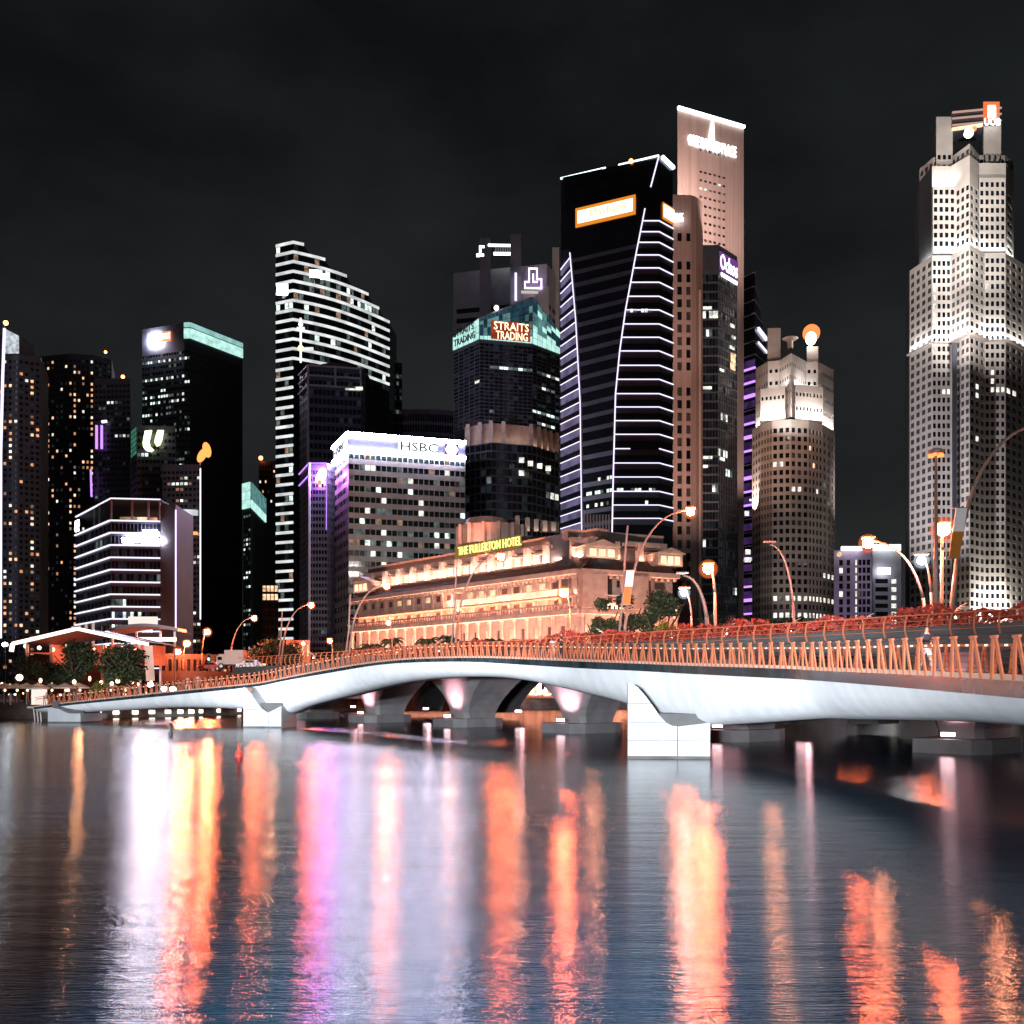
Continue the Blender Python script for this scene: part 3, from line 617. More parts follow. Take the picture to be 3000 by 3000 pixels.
# black tower with the lit glass crown
B = simple('office_tower', 'black tower under a glowing cyan glass crown with red lettering', 370, [(1328, 1028), (1405, 994), (1560, 1008), (1640, 1038)], [5, 11, 6], 22, .92, .8, [runs(.03, CL, seed=91), runs(.05, CL, seed=92), runs(.10, ['cool3', 'cool1', 'cool2', 'blue3'], seed=93)], 'darkwall', back=22, b1=1, zb=Zy(1240, 370))
pl = B.pl; z0 = B.z; zl = Zy(1240, 370)
def ztop(k): return [H+(YH-989)*pl[0].y/F, H+(YH-932)*pl[1].y/F, H+(YH-872)*pl[2].y/F, H+(YH-975)*pl[3].y/F][k]
rg = random.Random(12)
for k, nx_, nz_ in ((0, 5, 3), (1, 14, 6), (2, 6, 7)):
    a, c = pl[k], pl[k+1]; ta, tb = ztop(k), ztop(k+1); uu = Vector((c.x-a.x, c.y-a.y, 0)).normalized()
    for i in range(nx_):
        for j in range(nz_):
            t0, t1 = (i+.05)/nx_, (i+.95)/nx_
            f = lambda t, s_: z0+(ta+(tb-ta)*t-z0)*s_
            s0, s1 = (j+.06)/nz_, (j+.94)/nz_
            mb = MB(); p = [at(a, c, t0, f(t0, s0), .3), at(a, c, t1, f(t1, s0), .3), at(a, c, t1, f(t1, s1), .3), at(a, c, t0, f(t0, s1), .3)]
            n = out(a, c, -.25); mb.v = [tuple(v) for v in p]+[tuple(v+n) for v in p]; mb.f = [(0, 1, 2, 3), (7, 6, 5, 4), (0, 4, 5, 1), (1, 5, 6, 2), (2, 6, 7, 3), (3, 7, 4, 0)]
            if k == 1: mk = 'cyan1' if j < 1 else ('cyan2' if rg.random() < .45 and j < 5 else 'cyan3')
            elif k == 2: mk = 'cyan1' if j < 2 or rg.random() < .3 else rg.choice(('cyan2', 'cyan2', 'cyan3'))
            else: mk = 'cyan1'
            mb.build('crown_pane', E[mk], B.root)
    mb = MB()
    for i in range(nx_+1): t = min(1, i/nx_); mb.bar(at(a, c, t, z0, .2), at(a, c, t, ta+(tb-ta)*t, .2), .18)
    mb.bar(at(a, c, 0, ta, .2), at(a, c, 1, tb, .2), .4); mb.build('crown_frame', M['greywall'], B.root)
mb = MB(); tp = [Vector((pl[k].x, pl[k].y+.4, ztop(k))) for k in range(4)]
mb.q(*tp[::1], tp[3]+Vector((0, 18, 0)), tp[0]+Vector((0, 22, 0)))
for k in range(3): mb.q(Vector((pl[k].x, pl[k].y+.4, z0)), Vector((pl[k+1].x, pl[k+1].y+.4, z0)), tp[k+1], tp[k])
mb.build('crown_core', M['core'], B.root)
a, c = pl[0], pl[1]; uu = Vector((c.x-a.x, c.y-a.y, 0)).normalized()
text('TRADING', at(a, c, .08, z0+1.0, .6), uu, 2.6, M['dim'], B.root, width=(c-a).length*.8); text('STRAITS', at(a, c, .08, z0+4.6, .6), uu, 2.6, M['dim'], B.root, width=(c-a).length*.74)
a, c = pl[1], pl[2]; uu = Vector((c.x-a.x, c.y-a.y, 0)).normalized()
mb = MB(); mb.box(at(a, c, .58, z0+4, .42), uu, (c-a).length*.74, .1, 7); mb.build('sign_panel_or_glow', emit('red_sign_glow', (1, .13, .05), .32, .5, .3), B.root)  # glow round the red letters, drawn as a dim emissive panel
wl = emit('peach_letters', (1, .75, .5), 2.2)
text('TRADING', at(a, c, .30, z0+.6, .7), uu, 3.0, wl, B.root, width=(c-a).length*.60); text('STRAITS', at(a, c, .26, z0+4.1, .7), uu, 3.0, wl, B.root, width=(c-a).length*.66)
lamp_ball(B.root, at(a, c, .3, z0+12, 1.2), .9, 'bandsign', 'mast_light')
# open sky lobby with lit soffit, then the lower shaft
zs = zl-8.2; lb = [PL(1360, 372), PL(1440, 366), PL(1560, 371), PL(1638, 384)]
B.core.prism([(p.x, p.y+4) for p in lb]+[(lb[3].x, lb[3].y+20), (lb[0].x, lb[0].y+20)], zs, zl)
rv = MB()
for k in range(3):
    a, c = lb[k], lb[k+1]; rv.q((a.x, a.y+3.6, zs), (c.x, c.y+3.6, zs), (c.x, c.y+3.6, zl), (a.x, a.y+3.6, zl))
rv.build('lobby_wall', M['hotel'], B.root)
for k, ts in ((0, (.1, .55, .95)), (1, (.3, .98)), (2, (.28, .5, .72, .96))):
    for t in ts:
        mb = MB(); mb.bar(at(lb[k], lb[k+1], t, zs, -.6), at(lb[k], lb[k+1], t, zl, -.6), 1.5); mb.build('lobby_column', M['hotel'], B.root)
for k in range(3): strip(at(lb[k], lb[k+1], .1, zs+.5, -1.2), at(lb[k], lb[k+1], .9, zs+.5, -1.2), 260 if k else 70, (1, .78, .66), at(lb[k], lb[k+1], .5, zl, -2.6))
for k, n in ((0, 5), (1, 8), (2, 6)): B.grid(lb[k], lb[k+1], 40, zs, n, 18, .92, .8, runs(.05, ['cool2', 'cool2', 'cool3', 'blue3'], seed=95+k))
B.core.prism([(p.x, p.y+.5) for p in lb]+[(lb[3].x, lb[3].y+20), (lb[0].x, lb[0].y+20)], 40, zs)
for x, y in ((1528, 1348), (1554, 1358), (1581, 1365), (1606, 1372), (1528, 1386)): mb = MB(); mb.box(P(x, y, 364), (1, .2, 0), 1.9, .3, 1.9); mb.build('lit_window', E['cool2'], B.root)
for x in (1516, 1545, 1571, 1597, 1622):
    mb = MB(); mb.bar(P(x, 1556, 366), P(x, 1512+(x-1516)*.18, 366), 1.7); mb.build('base_column', M['hotel'], B.root)
mb = MB(); mb.q(P(1450, 1560, 368), P(1638, 1560, 378), P(1638, 1530, 378), P(1450, 1505, 368)); mb.build('base_wall', M['hotel'], B.root)
strip(P(1506, 1562, 364), P(1630, 1562, 364), 420, (1, .8, .68), P(1568, 1510, 367)); B.finish()

# ------------------------------------------------------------------ neon edged tower with the amber sign
def lerp_tab(tab, y):
    for (y0, v0), (y1, v1) in zip(tab, tab[1:]):
        if y <= y1: return v0+(v1-v0)*(max(y, y0)-y0)/(y1-y0)
    return tab[-1][1]
BT = [(458, 1930), (549, 1906), (613, 1889), (760, 1860), (910, 1832), (1030, 1815), (1150, 1803), (1515, 1793), (2030, 1790)]
AT = [(458, 1650), (694, 1669), (900, 1686), (1150, 1699), (1540, 1704), (2030, 1706)]
B = Building('neon_edged_tower', 'black tapering tower outlined by lilac neon with an amber lettered sign', 'darkwall', 'glass', 'office tower', (PL(1930, 320).x, 320, 2))
DC, DR, DL = 320.0, 325.5, 341.0
def mpts(y):
    """plan of the tower at the level that stands at photo height y on its front corner"""
    z = H+(YH-y)*DC/F; b = PL(lerp_tab(BT, y), DC); c = PL(1931, DC); r = PL(1971, DR)
    da = 333-5*(min(y, 1540)-458)/1082; a = PL(lerp_tab(AT, y*1.0), da); l = PL(1644, DL if y > 694 else da+1.5)
    return z, l, a, b, c, r
ys = [458, 500, 549, 580, 613, 648, 680, 711, 748, 786, 828, 869, 909, 950, 989, 1029, 1071, 1112, 1154, 1193, 1233, 1273, 1315, 1357, 1398, 1440, 1480, 1519, 1560, 1700, 2020]
mid = MB(); side = MB(); gl = MB()
for y0, y1 in zip(ys, ys[1:]):
    z0, l0, a0, b0, c0, r0 = mpts(y0); z1, l1, a1, b1_, c1, r1 = mpts(y1)
    V3 = lambda p, z: (p.x, p.y, z)
    mid.q(V3(a1, z1), V3(b1_, z1), V3(b0, z0), V3(a0, z0))
    for p1, q1, p0, q0 in ((b1_, c1, b0, c0), (c1, r1, c0, r0)): gl.q(V3(p1, z1), V3(q1, z1), V3(q0, z0), V3(p0, z0))
    gl.q(V3(l1, z1), V3(a1, z1), V3(a0, z0), V3(l0, z0))
    if y0 >= 694 and y1 < 1600:
        zz = z0-.2; zs_ = z0-(z0-z1)*.52
        mb = MB(); e = Vector((-.2, -.3, 0)); mb.q(Vector(V3(l0, zs_))+e, Vector(V3(a0, zs_))+e, Vector(V3(a0, zz))+e, Vector(V3(l0, zz))+e)
        mb.q(Vector(V3(l0, zz))+e, Vector(V3(a0, zz))+e, Vector(V3(a0, zz)), Vector(V3(l0, zz))); mb.q(Vector(V3(l0, zs_)), Vector(V3(a0, zs_)), Vector(V3(a0, zs_))+e, Vector(V3(l0, zs_))+e)
        mb.build('spandrel_panel', E['washspan'], B.root)  # wash of the neon on the panels is put in as emission
        neon(B, [Vector(V3(l0, z0))+e*1.3, Vector(V3(a0, z0))+e*1.3], .13, 'neonw', 'floor_neon')
    if y0 >= 648 and y1 < 1600:
        e = Vector((0, -.3, 0))
        if y0 != 1315: neon(B, [Vector(V3(b0, z0))+e, Vector(V3(c0, z0))+e], .14, 'neonw', 'floor_neon')
        else: neon(B, [Vector(V3(b0, z0))+e, Vector(V3(b0+(c0-b0)*.36, z0))+e], .14, 'neonw', 'floor_neon')
        neon(B, [Vector(V3(c0, z0))+e, Vector(V3(r0, z0))+Vector((.2, -.3, 0))], .14, 'neonw', 'floor_neon')
        if y0 < 1560:
            sp = MB(); zz = z0-.35; zs_ = z0-(z0-z1)*.45
            for p, q in ((b0, c0), (c0, r0)):
                n = out(p, q, .18); sp.q(Vector(V3(p, zs_))+n, Vector(V3(q, zs_))+n, Vector(V3(q, zz))+n, Vector(V3(p, zz))+n)
            sp.build('spandrel_panel', M['bluewall'], B.root)
    if y0 >= 711 and y1 < 1600:
        sp = MB(); n = Vector((0, -.16, 0)); zz = z0-.3; zs_ = z0-(z0-z1)*.4
        sp.q(Vector(V3(a0, zs_))+n, Vector(V3(b0, zs_))+n, Vector(V3(b0, zz))+n, Vector(V3(a0, zz))+n); sp.build('spandrel_panel', M['darkwall'], B.root)
gl.build('curtain_wall', M['glass'], B.root); mid.build('front_panel_wall', M['glass'], B.root)
z0, l, a, b, c, r = mpts(458)
zl_, zr_ = H+(YH-527)*l.y/F, H+(YH-482)*r.y/F
tp = MB(); tp.q((l.x, l.y, z0), (c.x, c.y, z0), (r.x, r.y, z0), (r.x, r.y+25, z0), (l.x+4, l.y+25, z0)); tp.q((r.x, r.y, 2), (r.x, r.y+25, 2), (r.x, r.y+25, z0), (r.x, r.y, z0)); tp.q((l.x+4, 366, 2), (l.x, 341, 2), (l.x, 341, z0), (l.x+4, 366, z0)); tp.build('roof', M['roof'], B.root)
neon(B, [at(l, c, 0, z0+.1, .4), at(l, c, .47, z0+.1, .4)], .26, 'neonb', 'roof_neon'); neon(B, [at(l, c, .60, z0+.1, .4), at(l, c, 1, z0+.1, .4)], .2, 'neonb', 'roof_neon')
neon(B, [at(c, r, .15, z0+.1, .4), at(c, r, 1, z0-1.0, .4)], .5, 'neonb', 'roof_neon'); lamp_ball(B.root, at(l, c, .73, z0+.2, .8), .7, 'redlamp')
neon(B, [Vector((p[3].x, p[3].y-.45, p[0])) for p in map(mpts, (458, 549))], .22, 'neonw', 'diagonal_neon')
neon(B, [Vector((p[3].x, p[3].y-.45, p[0])) for p in map(mpts, (613, 711, 760, 828, 910, 1029, 1154, 1273, 1398, 1560))], .20, 'neonw', 'diagonal_neon')
neon(B, [Vector((p[2].x, p[2].y-.45, p[0])) for p in map(mpts, (694, 786, 900, 1029, 1154, 1273, 1398, 1560))], .17, 'neonw', 'diagonal_neon')
zg = H+(YH-606)*322/F
def onface(t, y, e): z, l_, a_, b_, c_, r_ = mpts(y); return at(a_, b_, t, z, e)
z6, l_, a_, b_, c_, r_ = mpts(612); uf = Vector((b_.x-a_.x, b_.y-a_.y, 0)).normalized(); 
sc_ = at(a_, b_, .50, H+(YH-624)*327/F, .3)
mb = MB(); mb.box(sc_, uf, 21.2, .3, 6.4); mb.build('sign_surround', E['amber'], B.root)
mb = MB(); mb.box(sc_+out(a_, b_, .25), uf, 19.4, .3, 4.1); mb.build('sign_panel_or_glow', E['yellowpan'], B.root)
text('Maybank', sc_-uf*5.3+out(a_, b_, .45)+Vector((0, 0, -1.55)), uf, 3.0, E['goldink'], B.root, width=13.2, depth=.08)
ur = Vector((r.x-c.x, r.y-c.y, 0)).normalized(); pz = at(c, r, .62, H+(YH-625)*323/F, .3)
mb = MB(); mb.box(pz, ur, 6.2, .3, 5.4); mb.build('sign_surround', E['amber'], B.root); mb = MB(); mb.box(pz+out(c, r, .25), ur, 5.6, .3, 4); mb.build('sign_panel_or_glow', E['yellowpan'], B.root)
rg = random.Random(5)
for y, t0, t1, pr in ((1387, .1, .9, .3), (1425, .0, 1, .55), (1462, .1, 1, .55), (900, .0, 1, .7)):
    z, l_, a_, b_, c_, r_ = mpts(y); segs = [(b_, c_)] if y == 900 else ([(a_, b_), (b_, c_)] if y > 1400 else [(a_, b_)])
    for p, q in segs:
        n = int((q-p).length/1.1)
        for i in range(n):
            if rg.random() < pr*.6: B.win.append((at(p, q, (i+.5)/n, z-1.2, .35), Vector((q.x-p.x, q.y-p.y, 0)).normalized(), .9, 1.1, rg.choice(['cool1', 'cool2', 'cool3']), 'window'))
for x in range(1712, 1790, 9): put_box('base_column', M['pinkstone'], B.root, P(x, 1535, 318), (1, 0, 0), .5, .5, 6)
B.finish()

# ------------------------------------------------------------------ tallest slab tower with lit roof edge, its pink annexe, the black glass block
B = Building('slab_tower', 'tallest pinkish slab tower with glowing white roof edge and white lettering', 'pinkstone', 'glass', 'office tower', (PL(1985, 466).x, 466, 2))
pl, zt = B.fpts(466, [(1985, 314), (2179, 371)]); a, c = pl; Ln = (c-a).length; uv = Vector((c.x-a.x, c.y-a.y, 0)).normalized()
B.solid(pl, 2, zt, 26, .6)
xs0, xs1 = .325, .742; nc = 6; w_ = Ln*(xs1-xs0)/nc
cols = [(Ln*xs0+i*w_, Ln*xs0+(i+.66)*w_) for i in range(nc)]
zx = lambda y: H+(YH-y)*472/F
rows = sorted([(zx(y+7.5), zx(y)) for y in [500, 525, 549, 574, 599, 624, 649, 674, 699]+[724+25*i for i in range(40)]]+[(zx(444), zx(420))])
def lit19(i, j, nx, nz):
    if j == nz-4: return ['cool2', 'cool1', 'cool3', None, None, 'cool3'][i]
    if j == nz-3 and i == 4: return 'cool1'
    return None
B.facade(a, c, 2, zt, cols, rows, lit19, .5)
for i in range(24):
    t = (i+.5)/24
    if xs0-.01 < t < xs1+.01: continue
    gmb = MB(); gmb.bar(at(a, c, t, 20, .02), at(a, c, t, zt-14, .02), .22, .3); gmb.build('facade_rib', M['pinkstone'], B.root)
mb = MB(); mb.bar(at(a, c, 0, zt-.5, .5), at(a, c, 1, zt-.5, .5), 1.3); mb.build('roof_light', E['bandsign'], B.root)
text('ONE RAFFLES PLACE', at(a, c, .15, zt-16.5, .5), uv, 5.0, E['whitesign'], B.root, width=Ln*.72, depth=.3)
mb = MB(); q = at(a, c, .5, zt-8, .6); mb.v = [tuple(q+uv*x+Vector((0, 0, z))) for x, z in ((-1.8, -3), (1.6, -3), (1.0, 6), (.1, 6))]; n_ = out(a, c, .3); mb.v += [tuple(Vector(v)-n_) for v in mb.v]; mb.f = [(0, 1, 2, 3), (0, 4, 5, 1), (1, 5, 6, 2), (2, 6, 7, 3), (3, 7, 4, 0)]; mb.build('logo_stroke', E['whitesign'], B.root)
B.finish()
flood(P(2015, 560, 436), P(2090, 450, 472), 150000, (1, .77, .69), 150); flood(P(2135, 700, 432), P(2120, 560, 476), 60000, (1, .77, .69), 130); flood(P(2200, 1500, 440), P(2170, 1100, 480), 90000, (1, .80, .7), 90)
B = Building('slab_tower_annexe', 'pink stone annexe with two columns of slot windows in front of the tallest slab', 'pinkstone', 'glass', 'office tower', (PL(1967, 430).x, 430, 2))
pl, zt = B.fpts(430, [(1967, 570), (2024, 571), (2040, 577), (2059, 592)]); B.solid(pl, 2, zt, 20, .6); a, c = pl[0], pl[1]; Ln = (c-a).length
zx = lambda y: H+(YH-y)*430/F
rows = sorted([(zx(y+25), zx(y)) for y in [681]+[y_ for y_ in range(764, 1560, 37) if abs(y_-1097) > 20]+[1582, 1620, 1660, 1700]])
rows = [r_ for i, r_ in enumerate(rows)]
cols = [(Ln*.31, Ln*.54), (Ln*.77, Ln*.985)]
B.facade(a, c, 2, zt, cols, rows, None, .6)
for p, q in ((pl[1], pl[2]), (pl[2], pl[3])): B.mb.q((p.x, p.y, 2), (q.x, q.y, 2), (q.x, q.y, zt), (p.x, p.y, zt))
mb = MB(); mb.bar(at(pl[2], pl[3], .5, 2, .1), at(pl[2], pl[3], .5, zt-40, .1), 1.0); mb.build('facade_rib', M['tanstone'], B.root)
text('BANK', P(1966, 641, 427.5), (1, .02, 0), 2.4, E['whitesign'], B.root, width=5.4, depth=.3); mb = MB(); mb.box(P(1985, 645, 428), (1, .02, 0), 5, .4, 1.0); mb.build('logo_stroke', E['whitesign'], B.root)
B.finish()
flood(P(2030, 1560, 330), P(2005, 1050, 430), 420000, (1, .62, .50), 75); flood(P(2020, 1300, 330), P(2010, 640, 430), 200000, (1, .68, .58), 50)
B = Building('glass_block', 'black glass block with a lilac and white lettered sign beside the pink annexe', 'darkwall', 'glass', 'office tower', (PL(2059, 415).x, 415, 2))
pl, zt = B.fpts(415, [(2059, 718), (2105, 717), (2160, 752)]); B.solid(pl, 2, zt, 24)
for k, n, sd in ((0, 5, 101), (1, 8, 102)): B.grid(pl[k], pl[k+1], 2, zt, n, 46, .94, .8, runs(.06, ['cool2', 'cool1', 'cool3', 'cool2'], seed=sd), b1=12)
a, c = pl[1], pl[2]; uv = Vector((c.x-a.x, c.y-a.y, 0)).normalized()
mb = MB(); mb.box(at(a, c, .5, zt-6.5, .3), uv, (c-a).length*.96, .3, 8); mb.build('sign_panel_or_glow', emit('violet_sign_panel', (.32, .10, .50), .5), B.root)
text('Ochos', at(a, c, .04, zt-10, .6), uv, 6.6, emit('lilac_letters', (.95, .85, 1), 2.6), B.root, width=(c-a).length*.9, depth=.2)
mb = MB(); mb.box(at(a, c, .52, zt-12, .4), uv, (c-a).length*.85, .3, 1.6); mb.build('sign_underline', E['panelw'], B.root)
for (y, x0, x1) in ((902, 2060, 2085), (1136, 2060, 2085), (1340, 2060, 2087), (1366, 2060, 2074)):
    mb = MB(); mb.box(P((x0+x1)/2, y, 414.2), (1, 0, 0), (x1-x0)*.144, .3, 8*.144); mb.build('lit_window', E['cool2'], B.root)
for (y, x0, x1, h_) in ((956, 2132, 2155, 9), (990, 2138, 2156, 8), (1020, 2131, 2155, 9), (1050, 2134, 2158, 26), (1075, 2132, 2158, 20), (1085, 2102, 2124, 7), (1345, 2102, 2126, 9)):
    mb = MB(); t = ((x0+x1)/2-2105)/55; mb.box(at(a, c, t, H+(YH-y)*(415+t*12)/F, .3), uv, (x1-x0)*.15, .3, h_*.144); mb.build('lit_window', E['warm1' if h_ > 15 else 'cool2'], B.root)
B.finish()
# purple neon tower
B = Building('neon_striped_tower', 'dark tower with purple neon stripes behind the tallest slab', 'bluewall', 'glass', 'office tower', (PL(2175, 520).x, 520, 2))
a0, c0 = PL(2172, 522), PL(2212, 515); lv = [797+40*i for i in range(26)]
for i, y in enumerate(lv):
    xr = 2212+34*min(1, (y-797)/200+.1); e0 = PL(xr, 530); z = H+(YH-y)*515/F; zb_ = z-40*515/F
    mb = MB(); mb.prism([a0, c0, e0, (e0.x, e0.y+18), (a0.x, a0.y+22)], max(2, zb_+.05), z-.3); mb.build('storey', M['glass'], B.root)
    m_ = 'neonp' if 6 <= i and i % 4 in (0, 1, 3) and i not in (18, 19, 20) else None
    if m_: neon(B, [Vector((a0.x, a0.y-.4, z)), Vector((c0.x, c0.y-.4, z))], (.5 if i % 3 else .8), m_, 'floor_neon')
    mb = MB(); mb.bar((a0.x, a0.y, z-.15), (c0.x, c0.y, z-.15), .5); mb.bar((c0.x, c0.y, z-.15), (e0.x, e0.y, z-.15), .5); mb.build('floor_edge', M['purplewall'], B.root)
    if i in (4, 5): neon(B, [at(c0, e0, .2, z, .5), at(c0, e0, 1, z-1.5, .5)], .8 if i == 4 else .4, 'neonw', 'floor_neon')
    if i > 5: 
        sp = MB(); sp.q((a0.x, a0.y-.2, zb_+1), (c0.x, c0.y-.2, zb_+1), (c0.x, c0.y-.2, z-2.5), (a0.x, a0.y-.2, z-2.5)); sp.build('backlit_panel', emit('violet_panel', (.28, .12, .5), .14, .5, .2, False) if i == 6 else bpy.data.materials['violet_panel'], B.root)
for (x, y, w_, h_) in ((2188, 1504, 12, 14), (2191, 1617, 14, 14), (2190, 1640, 18, 14), (2199, 1465, 6, 6)): put_box('lit_window', E['cool2'], B.root, P(x, y, 512), (1, -.1, 0), w_*.18, .4, h_*.18)
B.finish()

# ------------------------------------------------------------------ shorter stone tower with floodlit crown
B = Building('stone_tower', 'shorter stone tower with a floodlit stepped crown and round grid of windows', 'tanstone', 'glass', 'office tower', (PL(2204, 440).x, 440, 2))
Dm = 430; zc = H+(YH-1230)*Dm/F
sh = [PL(2204, 447), PL(2228, 437), PL(2262, 431), PL(2316, 429), PL(2369, 431), PL(2410, 437), PL(2446, 449)]
B.solid(sh, 2, zc, 26, .6)
fh = 24.6*Dm/F; nr = int((zc-2)/fh)
lt = {}
rgl = random.Random(21)
def lit21(seg):
    def f(i, j, nx, nz):
        y = (zc-(j+.5)*0)/1; k = nz-1-j
        if k in (22, 20): return 'cool2' if rgl.random() < .9 else 'cool3'
        if k == 18 and seg < 2: return 'cool2'
        if k == 17 and seg > 4: return 'cool2'
        if k == 4 and seg < 3: return 'cool2' if rgl.random() < .6 else None
        if k == 7 and seg in (3, 4): return 'cool2' if rgl.random() < .4 else None
        return rgl.choice(['cool3', 'warm1']) if rgl.random() < .02 else None
    return f
for k, n in enumerate((3, 4, 3, 3, 4, 3)):
    a, c = sh[k], sh[k+1]; Ln = (c-a).length; w_ = Ln/n
    rows = [(zc-3.2-(j+1)*fh+fh*.32, zc-3.2-j*fh-fh*.10) for j in range(nr-1)][::-1]
    B.facade(a, c, 2, zc, [(i*w_+w_*.2, (i+1)*w_-w_*.2) for i in range(n)], rows, lit21(k), .4)
cw = MB(); 
def block(pts, y0, y1, D, nx=0, rowsy=(), back=16, wallname=None):
    pl_ = [PL(x, D+d) for x, d in pts]; z0, z1 = Zy(y1, D), Zy(y0, D); B.solid(pl_, z0, z1, back, .6)
    for a, c in zip(pl_, pl_[1:]):
        Ln = (c-a).length; n = max(1, int(Ln/1.75)); w_ = Ln/n
        B.facade(a, c, z0, z1, [((i+.25)*w_, (i+.75)*w_) for i in range(n)], sorted([(Zy(y+11, D), Zy(y, D)) for y in rowsy]), None, .35)
    return pl_
cr1 = block([(2214, 14), (2250, 4), (2283, 3), (2318, -7), (2362, 4), (2396, 4), (2442, 16)], 1050, 1233, 440, rowsy=(1074, 1110, 1150, 1190))
cr2 = block([(2228, 4), (2300, 0), (2306, 6)], 1132, 1233, 433, rowsy=(1156,), back=8); cr3 = block([(2330, 0), (2411, 4)], 1126, 1233, 433, rowsy=(1148, 1190), back=8)
for (x0, x1, y0, y1) in ((2249, 2287, 961, 1060), (2364, 2397, 1015, 1060)): block([(x0, 0), (x1, 0)], y0, y1, 446, back=10)
ds = MB(); ds.tube([P(2315, 1022, 445), P(2315, 1000, 445), P(2315, 992, 445)], [1.2, 1.4, 3.6], 12); ds.build('roof_dish', M['tanstone'], B.root)
mb = MB(); mb.ball(P(2376, 992, 444), 2.3, 12, 8, 1.3); mb.build('roof_glow', emit('white_hot_lamp', (1, .98, .95), 22), B.root, True)
mb = MB(); mb.ball(P(2377, 976, 447), 3.9, 14, 9); mb.build('roof_glow', emit('orange_lamp_halo', (1, .24, .07), 1.6), B.root, True)  # orange halo of the roof light, drawn as an emissive ball
W1 = (.97, .98, 1)
for pl_, k, z_, pw_ in ((cr2, 0, 1229, 7500), (cr3, 0, 1229, 9500), (cr1, 0, 1229, 3500), (cr1, 5, 1229, 5000)):
    p, q = pl_[k], pl_[k+1]; zz = Zy(z_, 435); strip(at(p, q, .05, zz, 1.5), at(p, q, .95, zz, 1.5), pw_, W1, at(p, q, .5, zz+12, 0))
for pl_, pw_ in ((cr2, 1500), (cr3, 2200)):
    p, q = pl_[0], pl_[1]; zz = Zy(1124, 435); strip(at(p, q, .1, zz, -2.2), at(p, q, .95, zz, -2.2), pw_, W1, at(p, q, .5, zz+9, -7))
for y in (1290, 1430, 1570, 1710): flood(P(2316, y+60, 392), P(2316, y, 430), 7500, (1, .74, .56), 34, .5)
flood(P(2316, 1225, 412), P(2330, 1110, 440), 26000, W1, 110)
B.finish()

# two small office blocks
B = Building('office_block', 'small lilac office block with lit roof edge between the two stone towers', 'purplewall', 'glass', 'office building', (PL(2443, 400).x, 400, 2))
a, c = PL(2443, 401), PL(2554, 399); zt = Zy(1612, 400); B.solid([a, c], 2, zt, 18); zx = lambda y: Zy(y, 400)
Ln = (c-a).length
B.facade(a, c, 2, zt, [(Ln*x0, Ln*x1) for x0, x1 in ((.14, .24), (.34, .43), (.57, .61), (.65, .73), (.76, .84), (.87, .96))], sorted([(zx(y+16), zx(y)) for y in range(1640, 1960, 23)]), lambda i, j, nx, nz: 'cool2' if i == 2 or (i == 0 and j in (9, 12)) else None, .4)
for x0, x1 in ((2465, 2525),): mb = MB(); mb.box(P((x0+x1)/2, 1607, 398), (1, 0, 0), (x1-x0)*.138, .8, 1.6); mb.build('roof_light', E['bandsign'], B.root)
lamp_ball(B.root, P(2459, 1624, 398), 1.0, 'warm1', 'wall_light'); B.finish(); flood(P(2500, 1900, 350), P(2495, 1700, 400), 26000, (.85, .75, 1), 60)
B = Building('office_block', 'grey office block with a column of lit windows beside the tallest stone skyscraper', 'greywall', 'glass', 'office building', (PL(2554, 408).x, 408, 2))
a, c = PL(2556, 407), PL(2640, 408); zt = Zy(1612, 407); B.solid([a, c], 2, zt, 18); Ln = (c-a).length
B.facade(a, c, 2, zt, [(Ln*.1, Ln*.55), (Ln*.66, Ln*.84)], sorted([(Zy(y+13, 407), Zy(y, 407)) for y in range(1696, 1990, 24)]), lambda i, j, nx, nz: 'cool2' if i == 1 else None, .4)
mb = MB(); mb.box(P(2598, 1604, 405), (1, 0, 0), 80*.14, .8, 2.4); mb.build('roof_light', E['bandsign'], B.root)
mb = MB(); mb.box(P(2590, 1673, 405), (1, 0, 0), 36*.14, .8, 2.6); mb.build('roof_sign', emit('pale_lilac_sign', (1, .9, 1), 6), B.root)
B.finish(); flood(P(2600, 1700, 370), P(2600, 1640, 407), 5000, (.9, .9, .9), 70)

# ------------------------------------------------------------------ tallest stone tower: two star-plan shafts, pylons, bridge crown
B = Building('stone_skyscraper', 'tallest pale stone skyscraper with floodlit setbacks and twin pylons at its head', 'stone', 'glass', 'office tower', (PL(2665, 470).x, 470, 2))
D0 = 460; zq = lambda y: Zy(y, D0)
fh = 25.2*D0/F
def shaft(pts, y0, y1, cw_, yrow0, tag_=None, lits=None, back=30, pitch=25.2, hh=15):
    pl_ = [PL(x, D0+d) for x, d in pts]; z1, z0 = zq(y0), zq(y1); B.solid(pl_, z0, z1, back, .7)
    ys_ = []; y = yrow0
    while y+hh < y1-1: ys_.append(y); y += pitch
    for k, (a, c) in enumerate(zip(pl_, pl_[1:])):
        xw = pts[k+1][0]-pts[k][0]; n = max(1, round(xw/cw_)); Ln = (c-a).length; w_ = Ln/n
        B.facade(a, c, z0, z1, [((i+.19)*w_, (i+.81)*w_) for i in range(n)], sorted([(zq(y+hh), zq(y)) for y in ys_]), lits(k) if lits else None, .3)
    return pl_
rg2 = random.Random(9)
def litu(k): return lambda i, j, nx, nz: ('cool2' if (k in (1, 2, 3, 4, 5, 6) and nz-1-j in (15,) and rg2.random() < .5) or (k == 1 and i == 0 and nz-1-j in (3, 4, 5, 6, 7, 10)) or (rg2.random() < .008) else None)
lo = shaft([(2665, 20), (2731, 3), (2786, 3), (2841, -9), (2885, 0), (2946, 0), (3030, 20)], 740, 1985, 15.4, 756, lits=litu)
